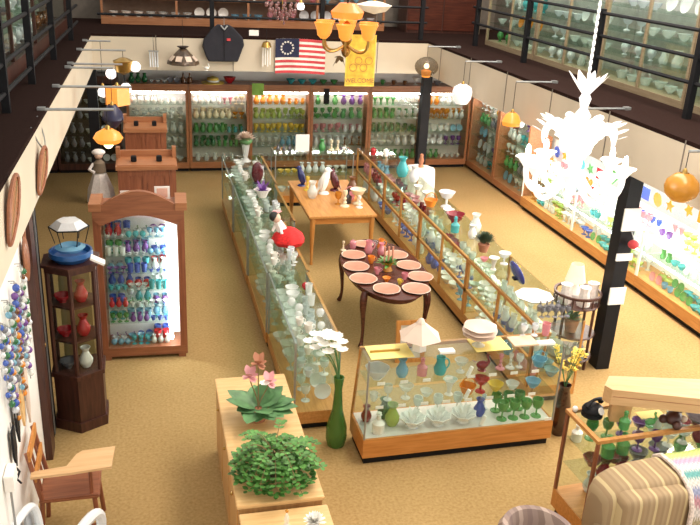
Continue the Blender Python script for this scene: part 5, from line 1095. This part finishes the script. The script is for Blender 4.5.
l = bpy.data.lights.new('chandelier_light', 'POINT'); l.energy = 25; l.shadow_soft_size = .3; l.color = (1, .95, .88); lo = bpy.data.objects.new('chandelier_light', l); COL.objects.link(lo); lo.parent = t; lo.location = (0, 0, .35)

# amber tulip chandelier
t = thing('chandelier', 'brass chandelier with glowing amber tulip shades before the yellow banner', 'chandelier', (1.95, 8.0, 3.34))
MB().lathe([(0, -.02), (.03, .0), (.05, .05), (.02, .09), (.06, .15), (.03, .22), (.05, .3), (0, .34)], seg=16).build('column', M['brass'], t)
for k in range(6):
    a = k * PI / 3 + .25; x, y = .25 * math.cos(a), .25 * math.sin(a)
    ar = MB().tube(bez((0, 0, .12), (x * .5, y * .5, .0), (x * 1.1, y * 1.1, .02), (x, y, .17), 8), .012, 6).build('arm', M['brass'], t)
    MB().lathe([(.03, .17), (.06, .2), (.07, .26), (.095, .32), (.09, .32), (.065, .26), (.05, .2)], (x, y, 0), 16, ripple=.04, rn=4).build('tulip_shade', AMBER, ar)
    MB().ball((x, y, .24), .035).build('bulb', BULB, ar)
MB().lathe([(.14, .36), (.16, .42), (.08, .5), (.02, .5)], seg=18, ripple=.05, rn=6).build('upper_bowl', plain('amber_bowl', (.6, .15, .04), .3, emit=(1, .25, .03), es=.6), t)
cord(t, .5, 2.2, .008)
lf = MB(); [lf.leafs((-.06, 0, .0), (-.06 + .08 * math.cos(k), .08 * math.sin(k), -.10 + .04 * (k % 3)), .02) for k in range(9)]; lf.build('hanging_leaves', plain('bronze_leaf', (.12, .08, .03), .5), t)
# rose crystal chandelier high up
t = thing('chandelier', 'rosy crystal drop chandelier at the top edge of the view', 'chandelier', (1.80, 11.0, 3.36)); 
m = MB()
for r, z in ((.02, 0), (.06, .05), (.11, .10), (.17, .15), (.22, .22)):
    n = max(1, int(r * 70))
    for k in range(n): a = k * 2 * PI / n; m.ball((r * math.cos(a), r * math.sin(a), z), .02, 1, 1, 1.6, 6, 5)
co_ = m.build('crystal_drops', glassware('dusty_rose_glass', (.45, .25, .25), .5), t); co_['kind'] = 'stuff'
MB().tube([(0, 0, .0), (0, 0, 1.8)], .008, 5).build('stem', M['brass'], t)
pendant(3.05, 11.0, 3.50, [(.0, .0), (.16, .04), (.24, .12), (.1, .16), (.03, .17)], plain('cream_bowl_shade', (.80, .72, .58), .4, emit=(1, .9, .7), es=.15), 'cream bowl lamp hanging right of the amber chandelier', top=5.0)
pendant(1.95, 10.5, 3.56, [(0, 0), (.04, .01), (.05, .05), (.03, .09)], WSHADE, 'small lit white globe at the top edge of the view', top=5.0)

# ------------------------------------------------------------------ balcony railings and upper showcases
def railing(pts, zr, posts, lab, ph=3.78, z0=ZF):
    t = thing('railing', lab, 'railing', (pts[0][0], pts[0][1], z0)); o0 = Vector((pts[0][0], pts[0][1], z0))
    for z in zr: MB().tube([Vector((p[0], p[1], z)) - o0 for p in pts], .022, 6).build('rail', M['black'], t)
    for x, y in posts: MB().box(x - .035 - o0.x, y - .035 - o0.y, 0, x + .035 - o0.x, y + .035 - o0.y, ph - z0).build('post', M['black'], t)
railing([(5.55, 3.4), (5.55, 13.6)], (3.2, 3.46, 3.73), [(5.55, y) for y in (3.6, 5.5, 7.42, 9.42, 11.45, 13.4)], 'black railing along the right balcony')
railing([(-.70, 14.12), (4.9, 14.12)], (3.12, 3.38), [(x, 14.12) for x in (1.13, 3.0, 4.8)], 'black railing along the back balcony', 3.6)
railing([(-1.31, 4.5), (-1.0, 14.0)], (3.0, 3.25, 3.55), [(-1.31 + .0326 * (y - 4.5), y) for y in (5.0, 6.3, 7.7, 9.2, 11.0, 13.0)], 'black railing along the left balcony', 3.95)
uw = ['nearest', 'second', 'third', 'fourth', 'farthest']
for i in range(5):
    y0 = 4.1 + i * 1.92; L = 1.9
    t = thing('upper_showcase', 'glass-fronted showcase on the right balcony, %s along' % uw[i], 'display case', (5.85, y0, ZF + .0), 0, 'showcases on the right balcony')
    MB().box(0, 0, 0, .5, L, .08).build('base', M['greyoak'], t)
    m = MB().box(0, 0, .08, .04, .04, 1.45).box(0, L - .04, .08, .04, L, 1.45).box(0, L / 2 - .02, .08, .03, L / 2 + .02, 1.45).box(0, 0, 1.4, .5, L, 1.45); m.build('frame', M['greyoak'], t)
    MB().box(.47, 0, .08, .49, L, 1.4).build('back_panel', plain('grey_lining', (.42, .40, .36), .7), t)
    MB().box(.008, .04, .08, .013, L - .04, 1.4).build('front_glass', M['glass'], t)
    for z in (.38, .68, .98): MB().box(.03, .01, z - .008, .46, L - .01, z).build('glass_shelf', M['shelfglass'], t)
    MB().tube([(.08, .06, 1.36), (.08, L - .06, 1.36)], .012).build('light_tube', M['tube'], t)
    for k, z in enumerate((.081, .381, .681, .981)):
        seq = [[('bowl', 'clear', 4), ('compote', 'frosted', 2)], [('plate', 'clear', 3), ('bowl', 'frosted', 3)], [('bowl', 'clear', 3), ('basket', 'clear', 3)], [('pitcher', 'clear', 3), ('vase', 'frosted', 3)]][(k + i) % 4]
        if i == 4: seq = [[('bowl', 'clear', 4), ('vase', 'green', 2)], [('plate', 'orange', 3), ('bowl', 'clear', 2)], [('vase', 'turquoise', 3), ('vase', 'clear', 3)], [('plate', 'clear', 3), ('vase', 'milk white', 2)]][k]
        run(', %s shelf, %s right balcony showcase' % (nth[k] if k < 3 else 'top', uw[i]), seq, (6.05, y0 + .1), (6.05, y0 + L - .1), ZF + z + .001, hmax=.24, rz=-PI / 2, jit=.04)
# back balcony
t = thing('upper_showcase', 'long low showcase across the back balcony', 'display case', (-.7, 15.45, ZF), 0); W = 5.2
MB().box(0, 0, 0, W, .5, .12).build('base', M['cabwood'], t); MB().box(0, .48, .12, W, .5, .9).build('back_panel', plain('tan_lining_panel', (.30, .20, .14), .7), t); MB().box(0, 0, .43, W, .48, .45).build('shelf', M['cabwood'], t)
for k in range(5): MB().box(k * (W - .04) / 4, 0, .12, k * (W - .04) / 4 + .04, .04, .9).build('post', M['cabwood'], t)
MB().box(0, 0, .88, W, .5, .92).build('top_board', M['greyoak'], t)
run('in the lower bay of the back balcony showcase', [('bowl', 'milk white', 3), ('bowl', 'clear', 4), ('plate', 'milk white', 3), ('bowl', 'light blue', 3), ('vase', 'pink', 3), ('plate', 'frosted', 4), ('bowl', 'frosted', 3)], (-.6, 15.7), (4.4, 15.7), ZF + .121)
run('on the shelf of the back balcony showcase', [('plate', 'clear', 5), ('vase', 'milk white', 5), ('bowl', 'pink', 4), ('vase', 'light blue', 4)], (-.6, 15.7), (4.4, 15.7), ZF + .451)
t = thing('upper_cupboard', 'dark brown cupboard in the back corner of the balcony', 'cupboard', (4.9, 15.3, ZF), 0); MB().box(0, .02, 0, 1.45, .6, 1.2).build('body', M['walnut'], t); MB().box(.02, 0, .05, .71, .018, 1.1).build('door', M['mahog'], t); MB().box(.74, 0, .05, 1.43, .018, 1.1).build('door', M['mahog'], t); MB().box(1.45, 0, 0, 1.5, .05, 1.3).build('corner_post', M['greyoak'], t)
# left balcony wall of display glass
t = thing('upper_showcase', 'tall dim glass showcases behind the left balcony railing', 'display case', (-1.50, 4.6, ZF), -.035); L = 9.6
MB().box(-.45, 0, 0, 0, L, .2).build('base', M['walnut'], t); MB().box(-.45, 0, .2, -.42, L, 2.0).build('back_panel', plain('sage_lining', (.34, .40, .32), .7), t)
for k in range(7): MB().box(-.04, k * (L - .05) / 6, .2, 0, k * (L - .05) / 6 + .05, 2.0).build('frame_post', M['walnut'], t)
for z in (.6, 1.0, 1.4): MB().box(-.42, .01, z - .01, -.03, L - .01, z).build('glass_shelf', M['shelfglass'], t)
MB().box(-.02, 0, .2, -.014, L, 2.0).build('front_glass', M['glass'], t)
for z, nm in ((.201, 'bottom'), (.601, 'second'), (1.001, 'third')): run(', %s shelf of the left balcony showcases' % nm, [('vase', 'green', 5), ('plate', 'frosted', 5), ('bowl', 'smoky', 4), ('urn', 'frosted', 5), ('urn', 'brown', 4)], (-1.72, 4.8), (-1.40, 13.9), ZF + z, hmax=.26, rz=-PI / 2)
# neck-level ornaments by the left balcony edge
t = thing('cable_loop', 'pale cable loop hanging down the left fascia', 'cable', (-.90, 7.3, 2.84)); MB().tube(bez((-.03, -.25, .0), (.06, -.25, -.30), (.06, .2, -.30), (-.03, .2, .0), 12), .007, 5).build('loop', M['grey'], t)
